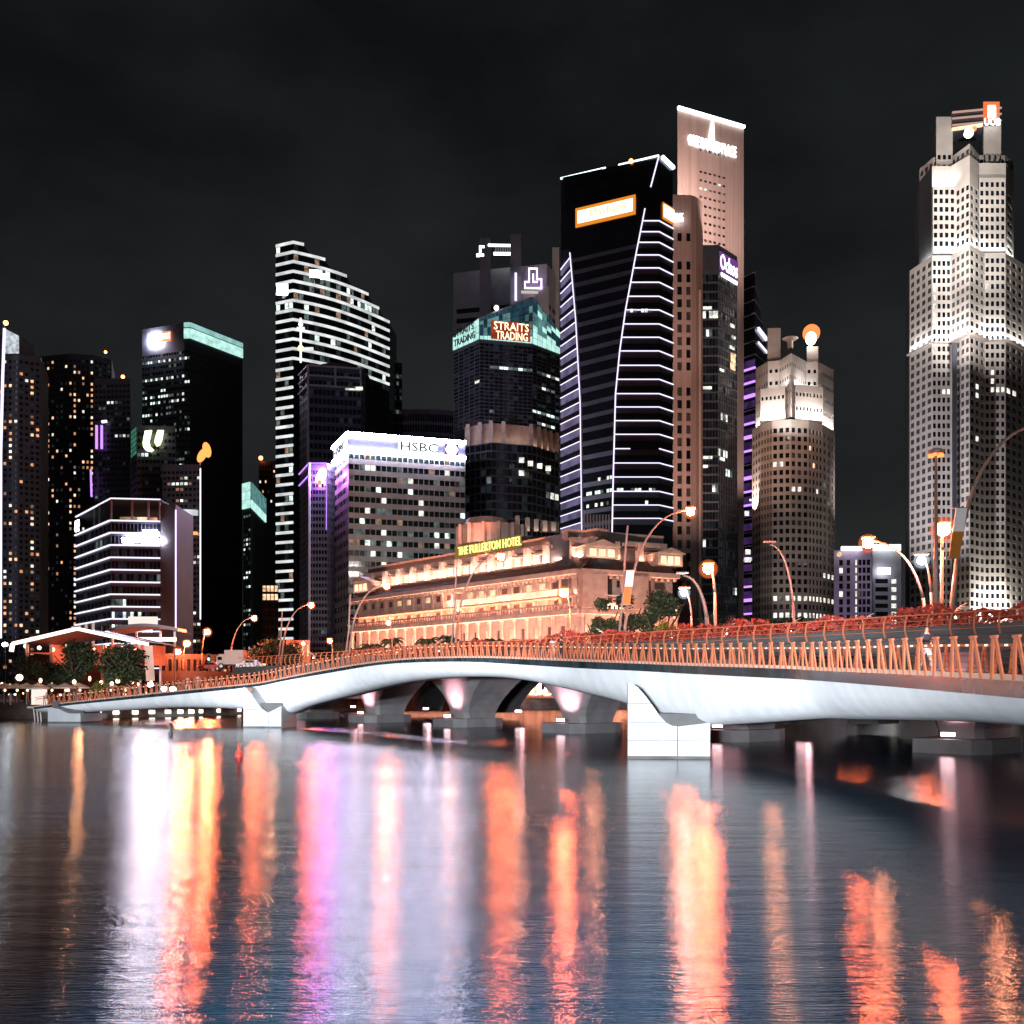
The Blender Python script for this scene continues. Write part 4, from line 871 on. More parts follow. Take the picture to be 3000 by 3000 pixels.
# lower stage of the upper shaft keeps the same plan up to its sloping parapet
up = shaft([(2694, 18), (2731, 3.6), (2786, 3.6), (2841, -6), (2869, 1), (2947, 1), (2970, 12)], 474, 740, 15.4, 558)
up2 = shaft([(2694, 18.4), (2734, 8), (2786, 8), (2841, -4), (2869, 6), (2944, 6), (2970, 12.4)], 434, 474, 15.4, 446, back=24)
fr = shaft([(2733, 1.0), (2815, 1.0)], 542, 740, 15.4, 552, back=8); fr2 = shaft([(2869, -1.0), (2946, -1.0)], 524, 740, 15.4, 536, back=8)
py1 = shaft([(2743, 9), (2791, 9)], 320, 434, 15.6, 432, back=14); 
for (x0, x1, y0) in ((2743, 2791, 320), (2882, 2933, 306)):
    a, c = PL(x0, D0+6), PL(x1, D0+6); z0, z1 = zq(474), zq(y0); B.solid([a, c], z0, z1, 12, .7); Ln = (c-a).length
    B.facade(a, c, z0, z1, [(Ln*(.08+i*.32), Ln*(.28+i*.32)) for i in range(3)], sorted([(zq(y+15), zq(y)) for y in (432, 461)]), None, .45)
mb = MB(); a, c = PL(2790, D0+5), PL(2934, D0+4)
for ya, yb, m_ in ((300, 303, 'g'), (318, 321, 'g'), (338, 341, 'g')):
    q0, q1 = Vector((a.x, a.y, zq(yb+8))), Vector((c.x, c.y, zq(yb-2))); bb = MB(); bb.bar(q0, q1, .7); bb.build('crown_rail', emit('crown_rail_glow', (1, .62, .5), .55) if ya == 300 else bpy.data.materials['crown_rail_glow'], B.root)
mb.q((a.x, a.y+1, zq(352)), (c.x, c.y+1, zq(346)), (c.x, c.y+1, zq(300)), (a.x, a.y+1, zq(310))); mb.q((a.x, a.y+1, zq(352)), (a.x, a.y+14, zq(352)), (c.x, c.y+14, zq(346)), (c.x, c.y+1, zq(346))); mb.build('crown_bridge', M['darkwall'], B.root)
neon(B, [Vector((a.x, a.y, zq(361))), Vector((c.x-9, c.y, zq(352)))], .6, 'terrace', 'crown_light')
lamp_ball(B.root, P(2838, 390, D0+4), 2.2, 'bandsign', 'flood_lens'); lamp_ball(B.root, P(2852, 376, D0+5), 1.5, 'redsign', 'flood_lens')
o = P(2906, 326, D0+3.6)
mb = MB(); mb.box(o+Vector((0, .5, 0)), (1, 0, 0), 7.6, .3, 9.5); mb.build('sign_panel_or_glow', emit('orange_glow_panel', (1, .20, .06), 1.0), B.root)
for i, hgt in enumerate((4.0, 4.8, 4.0)): put_box('logo_stroke', E['bandsign'], B.root, o+Vector(((i-1)*1.35, 0, -1.0+hgt*.15)), (1, 0, 0), .85, .4, hgt)
put_box('logo_stroke', E['bandsign'], B.root, o+Vector((0, 0, -2.6)), (1, 0, 0), 3.6, .4, .8); put_box('logo_stroke', E['bandsign'], B.root, o+Vector((-.1, 0, 2.4)), (1, 0, 0), 3.4, .4, .7)
text('UOB', P(2885, 367, D0+3), (1, 0, 0), 3.3, E['whitesign'], B.root, width=7.4)
sl_ = MB()
for x in (2793, 2800): sl_.bar(P(x, 1004, 456), P(x, 1960, 456), .9)
sl_.build('recess_fin', M['darkwall'], B.root)
W2 = (1, .97, .92); W3 = (1, .93, .87)
# uplights standing on the setbacks
for k, pw_ in ((0, 3600), (1, 3000), (2, 4200), (3, 2000), (4, 6500), (5, 4200)):
    p, q = lo[k], lo[k+1]; z_ = zq(994); strip(at(p, q, .06, z_, 1.5), at(p, q, .94, z_, 1.5), pw_, W2, at(p, q, .5, z_+16, 0))
    mb = MB(); mb.prism([at(p, q, 0, 0, 1.9), at(p, q, 1, 0, 1.9), at(p, q, 1, 0, .05), at(p, q, 0, 0, .05)], z_-1.2, z_-.5); mb.build('setback_ledge', M['stone'], B.root)
for k, pw_ in ((0, 2600), (2, 4200), (3, 2400), (5, 2400)):
    p, q = up[k], up[k+1]; z_ = zq(738); strip(at(p, q, .06, z_, 1.4), at(p, q, .94, z_, 1.4), pw_, W2, at(p, q, .5, z_+16, 0))
for f_, pw_ in ((fr, 4000), (fr2, 5000)):
    p, q = f_[0], f_[1]; z_ = zq(540); strip(at(p, q, .04, z_, -.9), at(p, q, .96, z_, -.9), pw_, W2, at(p, q, .5, z_+14, -6)); strip(at(p, q, .04, zq(738), 1.2), at(p, q, .96, zq(738), 1.2), 700, W3, at(p, q, .5, zq(640), 0))
p, q = up2[1], up2[5]; strip(at(p, q, .0, zq(476), 3), at(p, q, 1, zq(476), 3), 1500, W3, at(p, q, .5, zq(400), -5))
flood(P(2470, 1560, 412), P(2745, 1330, 462), 420000, (.96, .88, .93), 75); flood(P(2840, 985, 425), P(2840, 840, 460), 130000, (1, .91, .86), 110); flood(P(2840, 720, 422), P(2840, 600, 460), 170000, (1, .93, .88), 110); flood(P(2840, 520, 420), P(2840, 430, 460), 110000, (1, .92, .86), 90)  # first spot is added in place of ambient city light on the shaft
strip(P(2896, 1812, 452), P(2985, 1812, 454), 26000, (1, .92, .84), P(2940, 1650, 462)); strip(P(2786, 1830, 446), P(2836, 1830, 442), 2200, (1, .85, .72), P(2810, 1650, 460))
B.finish()

def put_mesh(name, me, parent, m):
    o = link(name, me, parent); o.matrix_basis = m; return o
def frame(p, u, w=1, d=1, h=1):
    u = Vector((u[0], u[1], 0)).normalized(); n = Vector((u.y, -u.x, 0))
    return Matrix(((u.x*w, n.x*d, 0, p[0]), (u.y*w, n.y*d, 0, p[1]), (0, 0, h, p[2]), (0, 0, 0, 1)))
# ------------------------------------------------------------------ columned hotel on the far bank
HA, HB, HC = Vector((-48.96, 300)), Vector((15.6, 225)), Vector((39.6, 236))
Bh = Building('grand_hotel', 'orange lit classical hotel with colonnades, dark tiled roof and yellow rooftop lettering', 'hotel', 'hoteldark', 'hotel', (15.6, 225, 2))
E['hotelwin'] = emit('hotel_window_glow', (1, .62, .36), 1.1, .5, .4, False)
col_mb = MB(); col_mb.tube([(0, 0, 0), (0, 0, .04), (0, 0, .96), (0, 0, 1)], [.75, .62, .5, .72], 8, False); col_me = col_mb.mesh('column', M['hotel'])
def inset(a, c, e): n = out(a, c, -e); return Vector((a.x+n.x, a.y+n.y)), Vector((c.x+n.x, c.y+n.y))
rgh = random.Random(4)
for k, (a, c) in enumerate(((HA, HB), (HB, HC))):
    Ln = (c-a).length; uv = Vector((c.x-a.x, c.y-a.y, 0)).normalized(); nb = int(Ln/4.5); w_ = Ln/nb
    ia, ic = inset(a, c, 1.6)
    Bh.facade(ia, ic, 2, 21.5, [((i+.25)*w_, (i+.75)*w_) for i in range(nb)], [(3, 8), (9.5, 13.2), (14.5, 19)], lambda i, j, nx, nz: 'hotelwin' if rgh.random() < .34 else None, .5)
    for i in range(nb+1): put_mesh('column', col_me, Bh.root, frame(at(a, c, i/nb, 2.0, -.4), uv, 1, 1, 19.4))
    def slab(z0, z1, e0, e1, nm, m_='hotel'):
        mb = MB(); mb.prism([at(a, c, 0, 0, e0), at(a, c, 1, 0, e0), at(a, c, 1, 0, e1), at(a, c, 0, 0, e1)], z0, z1); return mb.build(nm, M[m_], Bh.root)
    slab(21.4, 22.3, 1.0, -2.4, 'cornice'); slab(23.6, 24.0, .7, .2, 'balustrade_rail'); slab(22.3, 22.7, .6, .2, 'balustrade_base')
    bl = MB()
    for i in range(int(Ln/1.1)): bl.box(at(a, c, (i+.5)/int(Ln/1.1), 23.15, .45), uv, .45, .3, .95)
    tag(bl.build('baluster', M['hotel'], Bh.root), kind='stuff')
    ib, id_ = inset(a, c, 3.2)
    Bh.facade(ib, id_, 22.3, 30.6, [((i+.2)*w_, (i+.8)*w_) for i in range(nb)], [(23.0, 25.4), (28.2, 29.8)], lambda i, j, nx, nz: ('hotelwin' if rgh.random() < .3 else None), .5)
    for i in range(nb+1): mb = put_box('pilaster', M['hotel'], Bh.root, at(a, c, i/nb, 27, -2.9), uv, .9, .7, 7.2)
    slab(25.6, 26.0, .3, -3.2, 'balcony_slab'); slab(30.5, 31.6, 1.4, -3.4, 'eave')
    if k == 0:
        mb = MB(); mb.box(at(a, c, .72, 27.0, -1.0), uv, Ln*.42, .3, 1.2); mb.build('lit_balcony_front', E['terrace'], Bh.root)
    for i in range(3*nb): put_box('eave_bracket', M['hotel'], Bh.root, at(a, c, (i+.5)/(3*nb), 30.1, .4), uv, .5, .8, .7)
    # tiled mansard in courses
    for j in range(6):
        mb = MB(); e0, e1 = -.2-j*.72, -.2-(j+1)*.72-.25; z0, z1 = 31.6+j*.56, 31.6+(j+1)*.56+.1
        mb.q(at(a, c, 0, z0, e0), at(a, c, 1, z0, e0), at(a, c, 1, z1, e1), at(a, c, 0, z1, e1)); mb.q(at(a, c, 0, z0-.15, e0), at(a, c, 1, z0-.15, e0), at(a, c, 1, z0, e0), at(a, c, 0, z0, e0)); mb.build('roof_tile_course', M['tile'], Bh.root)
    ie, if_ = inset(a, c, 5.2); na = 14 if k == 0 else 4; wa = Ln/na
    Bh.facade(ie, if_, 34.6, 39, [((i+.22)*wa, (i+.50)*wa) for i in range(na)]+[], [(35.3, 37.2)], lambda i, j, nx, nz: 'hotelwin' if rgh.random() < .6 else None, .6)
    for i in range(na):
        put_box('attic_pier', M['hotel'], Bh.root, at(a, c, (i+.80)/na, 36.9, -4.2), uv, wa*.2, 2.0, 4.4); put_box('attic_lintel', M['hotel'], Bh.root, at(a, c, (i+.36)/na, 38.6, -4.5), uv, wa*.62, 1.4, .8)
        put_box('attic_awning', M['tile'], Bh.root, at(a, c, (i+.36)/na, 37.6, -4.3), uv, wa*.56, 1.8, .35)
    slab(39, 39.5, -4.2, -8, 'attic_cornice'); slab(39.5, 41.2, -6, -9, 'parapet'); slab(41.2, 41.6, -5.6, -9.2, 'parapet_coping')
    Bh.core.prism([at(a, c, 0, 0, -5.8), at(a, c, 1, 0, -5.8), at(a, c, 1, 0, -24), at(a, c, 0, 0, -24)], 2, 41)
def pavilion(a, c, t, zb, w_, hgt, e=0.3):
    uv = Vector((c.x-a.x, c.y-a.y, 0)).normalized(); p = at(a, c, t, zb, e)
    mb = MB(); mb.box(p+Vector((0, 0, hgt/2))+out(a, c, -2.5), uv, w_, 5, hgt); mb.build('pavilion_block', M['hotel'], Bh.root)
    for i in range(3): put_box('pavilion_window', E['terrace'], Bh.root, p+uv*(w_*.28*(i-1))+Vector((0, 0, hgt*.45))+out(a, c, .06), uv, w_*.2, .2, hgt*.62)
    mb = MB(); q = p+Vector((0, 0, hgt)); f = out(a, c, .6)
    A_, B_, C_ = q-uv*(w_*.58)+f, q+uv*(w_*.58)+f, q+f+Vector((0, 0, w_*.19)); bk = out(a, c, -5.6)
    mb.q(A_, B_, C_); mb.q(A_, C_, C_+bk, A_+bk); mb.q(C_, B_, B_+bk, C_+bk); mb.q(A_, A_+bk, B_+bk, B_); mb.q(A_+bk, C_+bk, B_+bk); mb.build('pediment', M['hotel'], Bh.root)
    strip(p-uv*w_*.45+f*2.2+Vector((0, 0, -.4)), p+uv*w_*.45+f*2.2+Vector((0, 0, -.4)), 200, (1, .72, .5), p+Vector((0, 0, hgt)))
pavilion(HA, HB, .045, 33.4, 8.5, 3.2, -.5); pavilion(HB, HC, .24, 34.6, 8.6, 2.7, -1); pavilion(HB, HC, .93, 33.6, 7.0, 3.0, 0)
for t in (.0, .42): 
    pm = MB(); pm.box(at(HB, HC, t+.12, 27, .3), (HC.x-HB.x, HC.y-HB.y, 0), 6.5, 2.2, 8.6); pm.build('corner_block', M['hotel'], Bh.root)
rot = MB(); rot.tube([P(1440, 1600, 272), P(1440, 1545, 272)], 9.0, 12); rot.build('roof_drum', M['hotel'], Bh.root)
rt = MB(); rt.tube([P(1425, 1548, 272), P(1425, 1522, 272), P(1425, 1515, 272)], [6.5, 5.5, 2], 10); rt.build('roof_lantern', M['hotel'], Bh.root)
for i in range(8): 
    an = math.pi+i*math.pi/7; put_box('drum_column', M['hotel'], Bh.root, P(1440, 1572, 272)+Vector((math.cos(an)*9.4, math.sin(an)*9.4, 0)), (1, 0, 0), .9, .9, 5.4)
flood(P(1420, 1612, 255), P(1430, 1545, 272), 9000, (1, .22, .14), 110); flood(P(1380, 1590, 258), P(1430, 1530, 272), 2500, (1, .5, .4), 80)
a, c = HA, HB; uv = Vector((c.x-a.x, c.y-a.y, 0)).normalized()
text('THE FULLERTON HOTEL', at(a, c, .478, 40.4, -4.6), uv, 2.25, E['yellow'], Bh.root, width=26.0, depth=.2)
fr_ = MB(); fr_.bar(at(a, c, .47, 40.2, -4.9), at(a, c, .72, 40.2, -4.9), .18)
for i in range(9): fr_.bar(at(a, c, .475+i*.03, 39.5, -4.9), at(a, c, .475+i*.03, 42.4, -4.9), .12)
fr_.build('sign_frame', M['wire'], Bh.root)
gm = MB(); gm.box(at(a, c, .595, 41.5, -5.2), uv, 27.5, .1, 3.2); gm.build('sign_backing', emit('yellow_sign_glow', (.7, .45, .06), .35, .2, .3), Bh.root)
OR = (1, .33, .18); OR2 = (1, .44, .30)
strip(at(a, c, .02, 3.0, 1.5), at(a, c, .98, 3.0, 1.5),  170000, OR2, at(a, c, .5, 17, -1.6)); strip(at(a, c, .02, 22.9, -.4), at(a, c, .98, 22.9, -.4), 15000, OR, at(a, c, .5, 30, -3)); strip(at(a, c, .45, 26.3, -.9), at(a, c, .98, 26.3, -.9), 15000, OR2, at(a, c, .7, 31, -3)); strip(at(a, c, .1, 35.0, -2.6), at(a, c, .98, 35.0, -2.6), 17000, (1, .60, .48), at(a, c, .5, 39, -5.2)); strip(at(a, c, .1, 39.7, -4.4), at(a, c, .98, 39.7, -4.4), 2600, OR, at(a, c, .5, 42, -6))
strip(at(HB, HC, .03, 3.0, 3), at(HB, HC, .97, 3.0, 3), 40000, OR2, at(HB, HC, .5, 17, -1.6)); strip(at(HB, HC, .03, 22.9, 1.0), at(HB, HC, .97, 22.9, 1.0), 4500, OR2, at(HB, HC, .5, 30, -3)); strip(at(HB, HC, .05, 35, -2.6), at(HB, HC, .95, 35, -2.6), 1140, OR2, at(HB, HC, .5, 39, -5.2))
flood((-4, 178, 9), at(HA, HB, .72, 28), 52000, OR, 90); flood((20, 178, 9), at(HB, HC, .4, 29), 34000, OR, 80)
Bh.finish()

# ------------------------------------------------------------------ white footbridge
JT = [(100, 120, 2072, 2078, 2088), (170, 118, 2063, 2069, 2088), (330, 115, 2046, 2053, 2081), (500, 111.5, 2028, 2037, 2072), (722, 106, 2007, 2014, 2079), (775, 104, 2000, 2007, 2092), (838, 101, 1987, 1993, 2069), (950, 96.5, 1965, 1974, 2040), (1086, 91, 1943, 1950, 2006), (1211, 86, 1931, 1940, 1987), (1381, 79, 1927, 1938, 1982), (1500, 74.5, 1930, 1945, 1995), (1700, 67.5, 1938, 1957, 2039), (1837, 62.5, 1943, 1963, 2083), (1915, 60, 1946, 1967, 2114), (1980, 57.5, 1949, 1971, 2125), (2073, 54, 1952, 1976, 2119), (2300, 46.5, 1959, 1987, 2106), (2400, 43, 1965, 1993, 2106), (2680, 33, 1977, 2015, 2114), (3000, 26.5, 1996, 2044, 2140), (3400, 21, 2014, 2075, 2168)]
ctrl = []
for x, D, yt, yb, yk in JT: ctrl.append((X(x, D), D, Zy(yt, D), Zy(yb, D), Zy(yk, D)))
ctrl += [(14.4, 14.5, 4.0, 3.42, 2.5), (16.0, 7, 3.95, 3.36, 2.45), (19.0, -1, 3.9, 3.3, 2.4)]
def cat(p, t):
    i = min(int(t), len(p)-2); f = t-i; g = lambda k: p[max(0, min(len(p)-1, k))]
    r = []
    for a, b, c, d in zip(g(i-1), g(i), g(i+1), g(i+2)): r.append(.5*(2*b+(c-a)*f+(2*a-5*b+4*c-d)*f*f+(3*b-a-3*c+d)*f**3))
    return r
JS = [cat(ctrl, i/6) for i in range((len(ctrl)-1)*6+1)]
# light smoothing of the plan line
for _ in range(6): JS = [JS[0]]+[[(JS[i-1][k]+2*JS[i][k]+JS[i+1][k])/4 if k < 4 else JS[i][k] for k in range(5)] for i in range(1, len(JS)-1)]+[JS[-1]]
acc = [0.]
for p, q in zip(JS, JS[1:]): acc.append(acc[-1]+math.hypot(q[0]-p[0], q[1]-p[1]))
def jpos(s):
    s = max(0, min(acc[-1]-1e-3, s)); i = next(k for k in range(len(acc)-1) if acc[k+1] >= s); f = (s-acc[i])/(acc[i+1]-acc[i])
    r = [JS[i][k]+(JS[i+1][k]-JS[i][k])*f for k in range(5)]; d = Vector((JS[i+1][0]-JS[i][0], JS[i+1][1]-JS[i][1])).normalized()
    return r, d, Vector((-d.y, d.x))
BW = 5.4
jb = thing('footbridge', 'white curved footbridge floodlit from below, on two block piers in the river', 'bridge', (JS[60][0], JS[60][1], 0))
shell = MB(); bandn = MB(); bandf = MB(); deck = MB(); kerb = MB(); nR = 12
prev = None
for i, p in enumerate(JS):
    d = Vector((JS[min(i+1, len(JS)-1)][0]-JS[max(i-1, 0)][0], JS[min(i+1, len(JS)-1)][1]-JS[max(i-1, 0)][1])).normalized(); n = Vector((-d.y, d.x))
    x, y, zt, zb, zk = p; zk2 = 4+(zk-4)*(y+1.3*n.y)/y; zk2 = max(.5, zk2)
    pr = [(0.0, zb), (.06, zb-.08*(zb-zk2)), (.22, zb+.34*(zk2-zb)), (.52, zb+.62*(zk2-zb)), (.95, zb+.86*(zk2-zb)), (1.6, zk2), (BW-1.6, zk2), (BW-.9, zb+.8*(zk2-zb)), (BW-.4, zb+.5*(zk2-zb)), (BW-.1, zb+.15*(zk2-zb)), (BW, zb)]
    k = len(shell.v); shell.v += [(x+n.x*o_, y+n.y*o_, z) for o_, z in pr]
    if i:
        m_ = len(pr)
        for j in range(m_-1): shell.f.append((k-m_+j, k+j, k+j+1, k-m_+j+1))
    cur = dict(a=(x-n.x*.06, y-n.y*.06), b=(x+n.x*.05, y+n.y*.05), c=(x+n.x*BW, y+n.y*BW), e=(x+n.x*(BW+.06), y+n.y*(BW+.06)), k0=(x+n.x*.02, y+n.y*.02), k1=(x+n.x*.34, y+n.y*.34), zt=zt, zb=zb)
    if prev:
        q = lambda nm, c_, z: (c_[nm][0], c_[nm][1], z)
        bandn.q(q('a', prev, prev['zb']-.02), q('a', cur, zb-.02), q('a', cur, zt), q('a', prev, prev['zt'])); bandn.q(q('a', prev, prev['zt']), q('a', cur, zt), q('b', cur, zt), q('b', prev, prev['zt'])); bandn.q(q('b', prev, prev['zb']-.02), q('b', cur, zb-.02), q('a', cur, zb-.02), q('a', prev, prev['zb']-.02))
        bandf.q(q('e', cur, zb), q('e', prev, prev['zb']), q('e', prev, prev['zt']), q('e', cur, zt))
        deck.q(q('b', prev, prev['zt']-.03), q('b', cur, zt-.03), q('c', cur, zt-.03), q('c', prev, prev['zt']-.03))
        if i % 2 == 0 or True:
            kerb.q(q('k0', prev, prev['zt']), q('k0', cur, zt), q('k0', cur, zt+.15), q('k0', prev, prev['zt']+.15)); kerb.q(q('k0', prev, prev['zt']+.15), q('k0', cur, zt+.15), q('k1', cur, zt+.15), q('k1', prev, prev['zt']+.15)); kerb.q(q('k1', cur, zt), q('k1', prev, prev['zt']), q('k1', prev, prev['zt']+.15), q('k1', cur, zt+.15))
    prev = cur
shell.build('girder_shell', M['white'], jb, True); bandn.build('edge_band', M['darkband'], jb); bandf.build('edge_band', M['darkband'], jb); deck.build('walkway', M['deck'], jb); kerb.build('kerb', M['kerb'], jb)
# lambda shaped railing frames, near side one by one
fm = MB(); 
for sgn in (-1, 1): fm.bar((sgn*.26, 0, -.32), (sgn*.05, .10, 1.05), .105, .05)
fm.box((0, .10, 1.07), (1, 0, 0), .26, .09, .07); fme = fm.mesh('railing_frame', M['bronze'])
s = 2.0; nfr = 0; far = MB(); foot = MB()
while s < acc[-1]-1:
    r, d, n = jpos(s); sp = 1.0+.3*max(0, min(1, (60-r[1])/28)) if r[1] < 60 else .92
    put_mesh('railing_frame', fme, jb, frame((r[0]+n.x*.0, r[1]+n.y*.0, r[2]+.15), d, sp*.98))
    for sgn in (-1, 1): far.bar((r[0]+n.x*BW+d.x*sgn*.24, r[1]+n.y*BW+d.y*sgn*.24, r[2]), (r[0]+n.x*BW, r[1]+n.y*BW, r[2]+1.1), .09, .05)
    s += sp*.9; nfr += 1
tag(far.build('far_railing_frame', M['bronze'], jb), kind='stuff')
N = 150
for hh, o_, rr, m_, nm in ((.30, .02, .010, 'wire', 'railing_wire'), (.48, .03, .010, 'wire', 'railing_wire'), (.66, .04, .010, 'wire', 'railing_wire'), (.84, .05, .010, 'wire', 'railing_wire'), (1.18, .10, .03, 'wire', 'railing_wire'), (.98, .22, .045, 'bronze', 'handrail')):
    pts = []
    for i in range(N+1):
        r, d, n = jpos(acc[-1]*i/N); pts.append((r[0]+n.x*o_, r[1]+n.y*o_, r[2]+hh))
    mb = MB(); mb.tube(pts, rr, 5); mb.build(nm, M[m_], jb)
hl = MB(); s = 4
while s < acc[-1]-2:
    r, d, n = jpos(s); hl.box((r[0]+n.x*.16, r[1]+n.y*.16, r[2]+.98), (d.x, d.y, 0), .09, .05, .05); s += .55
tag(hl.build('handrail_light', E['bolt'], jb), kind='stuff')
for i in range(16):  # unseen point lamps added above the walkway to light the railing
    r, d, n = jpos(acc[-1]*(i+.5)/16); ld = bpy.data.lights.new('deck_fill', 'POINT'); ld.energy = 420; ld.color = (1, .34, .15); ld.shadow_soft_size = .12
    lo_ = bpy.data.objects.new('deck_fill', ld); COL.objects.link(lo_); lo_.location = (r[0]+n.x*2.6, r[1]+n.y*2.6, r[2]+2.1)
# piers: pale blocks in coursed panels with a swooping shoulder
def clip_h(poly, z0, z1):
    for zc_, keep in ((z0, 1), (z1, -1)):
        o = []
        for (a, b) in zip(poly, poly[1:]+poly[:1]):
            ia, ib = (a[1]-zc_)*keep >= 0, (b[1]-zc_)*keep >= 0
            if ia: o.append(a)
            if ia != ib: t = (zc_-a[1])/(b[1]-a[1]); o.append((a[0]+(b[0]-a[0])*t, zc_))
        poly = o
        if not poly: break
    return poly
def pier(D, xl, xs_, xr, outline_l, outline_r, courses, ang, depth, prot):
    uu = Vector((math.cos(ang), math.sin(ang), 0)); nb = Vector((-uu.y, uu.x, 0)); o = Vector((X(xl, D), D, 0))-nb*prot
    for poly in (outline_l, outline_r):
        pz = [((px-xl)*D/F/uu.x, Zy(py, D)) for px, py in poly]
        for z0, z1 in zip(courses, courses[1:]):
            c_ = clip_h(pz, z0+.015, z1-.015)
            if len(c_) < 3: continue
            mb = MB(); m_ = len(c_); mb.v = [tuple(o+uu*a+Vector((0, 0, b))) for a, b in c_]+[tuple(o+uu*a+nb*depth+Vector((0, 0, b))) for a, b in c_]
            mb.f = [tuple(range(m_)), tuple(range(2*m_-1, m_-1, -1))]+[(i, m_+i, m_+(i+1) % m_, (i+1) % m_) for i in range(m_)]
            mb.build('pier_panel', M['pier'], jb)
    lw = (xr-xl)*D/F; tb = MB(); tb.box(o+uu*(lw*.5)+nb*(depth*.5)+Vector((0, 0, .0)), uu, lw+.06, depth+.06, .34); tb.build('waterline_stain', M['quay'], jb)
    cm = MB(); lw = (xr-xl)*D/F; cm.box(o+uu*(lw*.5)+nb*(depth*.55)+Vector((0, 0, 1.1)), uu, lw*.97, depth*.8, 3.0); cm.build('pier_core', M['concrete'], jb)
sh_ = [(1839, 2002), (1851, 2003), (1868, 2014), (1888, 2037), (1908, 2064), (1928, 2094), (1948, 2116), (1966, 2125), (1979, 2126)]
pier(57.6, 1839, 1980, 2072, [(1839, 2240), (1978.5, 2240)]+sh_[::-1], [(1981, 2240), (2072, 2240), (2072, 2116), (1981, 2127)], [-.6, .15, 1.05, 2.1, 3.2, 4.5], R(-6), 3.4, .75)
sh2 = [(722, 2013), (732, 2016), (745, 2030), (760, 2052), (775, 2073), (790, 2084), (797, 2086)]
pier(103.5, 722, 797, 836, [(722, 2145), (796.3, 2145)]+sh2[::-1], [(797.7, 2145), (836, 2145), (836, 2068), (797.7, 2087)], [-.5, .6, 1.9, 3.2, 4.4], R(-8), 4.5, .8)
sh3 = [(165, 2073), (185, 2076), (205, 2087), (222, 2090)]
pier(118, 150, 235, 250, [(150, 2135), (249, 2135), (249, 2090), (222, 2090), (205, 2087), (185, 2077), (165, 2073), (150, 2073)], [(249.6, 2135), (250, 2135), (250, 2090), (249.6, 2090)], [-.5, 2.0, 2.6], R(-6), 5, .7)
# floodlights on the near bank aimed at the bridge flank
BL = (.86, .93, 1)
flood((-46, -14, 5), (-38, 110, 3.0), 860000, BL, 26, .8, 1); flood((-26, -14, 5), (-12, 90, 4.5), 860000, BL, 26, .8, 1); flood((-6, -14, 5), (8, 60, 3.2), 470000, BL, 30, .8, 1); flood((-8, -14, 5), (13.5, 33, 3.6), 135000, BL, 40, .8, 1)

# ------------------------------------------------------------------ road bridge behind, on flared piers
EB, ED, EN = Vector((27.2, 61.6)), Vector((-.618, .786)), Vector((.786, .618))
def epos(s, off, z=0): p = EB+ED*s+EN*off; return Vector((p.x, p.y, z))
def esp(x, off, z=0):
    r = (x-1500)/F; b = EB+EN*off; s = (r*b.y-b.x)/(ED.x-r*ED.y); return epos(s, off, z), s
ZD = 7.4; ue = Vector((-ED.x, -ED.y, 0))
eb = thing('road_bridge', 'dark road bridge on pink lit flared piers running behind the white footbridge', 'bridge', epos(20, 12))
for nm, o0, o1, z0, z1, m_ in (('edge_beam', -.5, .5, 6.45, 7.35, 'beam'), ('edge_beam', 25.5, 26.5, 6.45, 7.35, 'beam'), ('deck_slab', .5, 25.5, 6.5, 7.25, 'concrete'), ('road_surface', 2.5, 23.5, 7.254, 7.30, 'asphalt'), ('walkway', .5, 2.5, 7.254, 7.40, 'concrete')):
    mb = MB(); mb.prism([epos(-45, o0), epos(-45, o1), epos(112, o1), epos(112, o0)], z0, z1); mb.build(nm, M[m_], eb)
mb = MB(); mb.prism([epos(-45, -.8), epos(-45, .2), epos(112, .2), epos(112, -.8)], 6.30, 6.44); mb.build('edge_beam', M['beam'], eb)
PS = [-36.8, -18.4, 0, 18.4, 36.8, 55.2, 73.8, 92.4]
pk = MB()
n_z = 9
for i in range(n_z+1):
    f = i/n_z; z = .9+5.58*f; hw = 1.5+6.6*max(0, f-.08)**1.7; e0 = 1.4-1.2*f; e1 = 5.2+1.6*f
    pk.v += [(-hw, e0+.5, z), (-hw*.75, e0, z), (hw*.75, e0, z), (hw, e0+.5, z), (hw, e1, z), (-hw, e1, z)]
for i in range(n_z):
    for j in range(6): pk.f.append((i*6+j, i*6+(j+1) % 6, (i+1)*6+(j+1) % 6, (i+1)*6+j))
pk_me = pk.mesh('flared_pier', M['concrete'])
pl_ = MB(); pl_.v = []; pl_.prism([(-1.9, -.6), (1.9, -.6), (2.5, .8), (2.5, 4.6), (1.9, 6.0), (-1.9, 6.0), (-2.5, 4.6), (-2.5, .8)], -1, .9); pl_me = pl_.mesh('pier_plinth', M['concrete'])
pr_ = MB(); pr_.prism([(-2.4, .0), (2.4, .0), (2.4, 3), (-2.4, 3)], .9, 1.35); pr_me = pr_.mesh('pier_base', M['concrete'])
lb_ = MB(); lb_.box((0, 0, 0), (1, 0, 0), .75, .3, .22); lb_me = lb_.mesh('uplight', E['uplamp'])
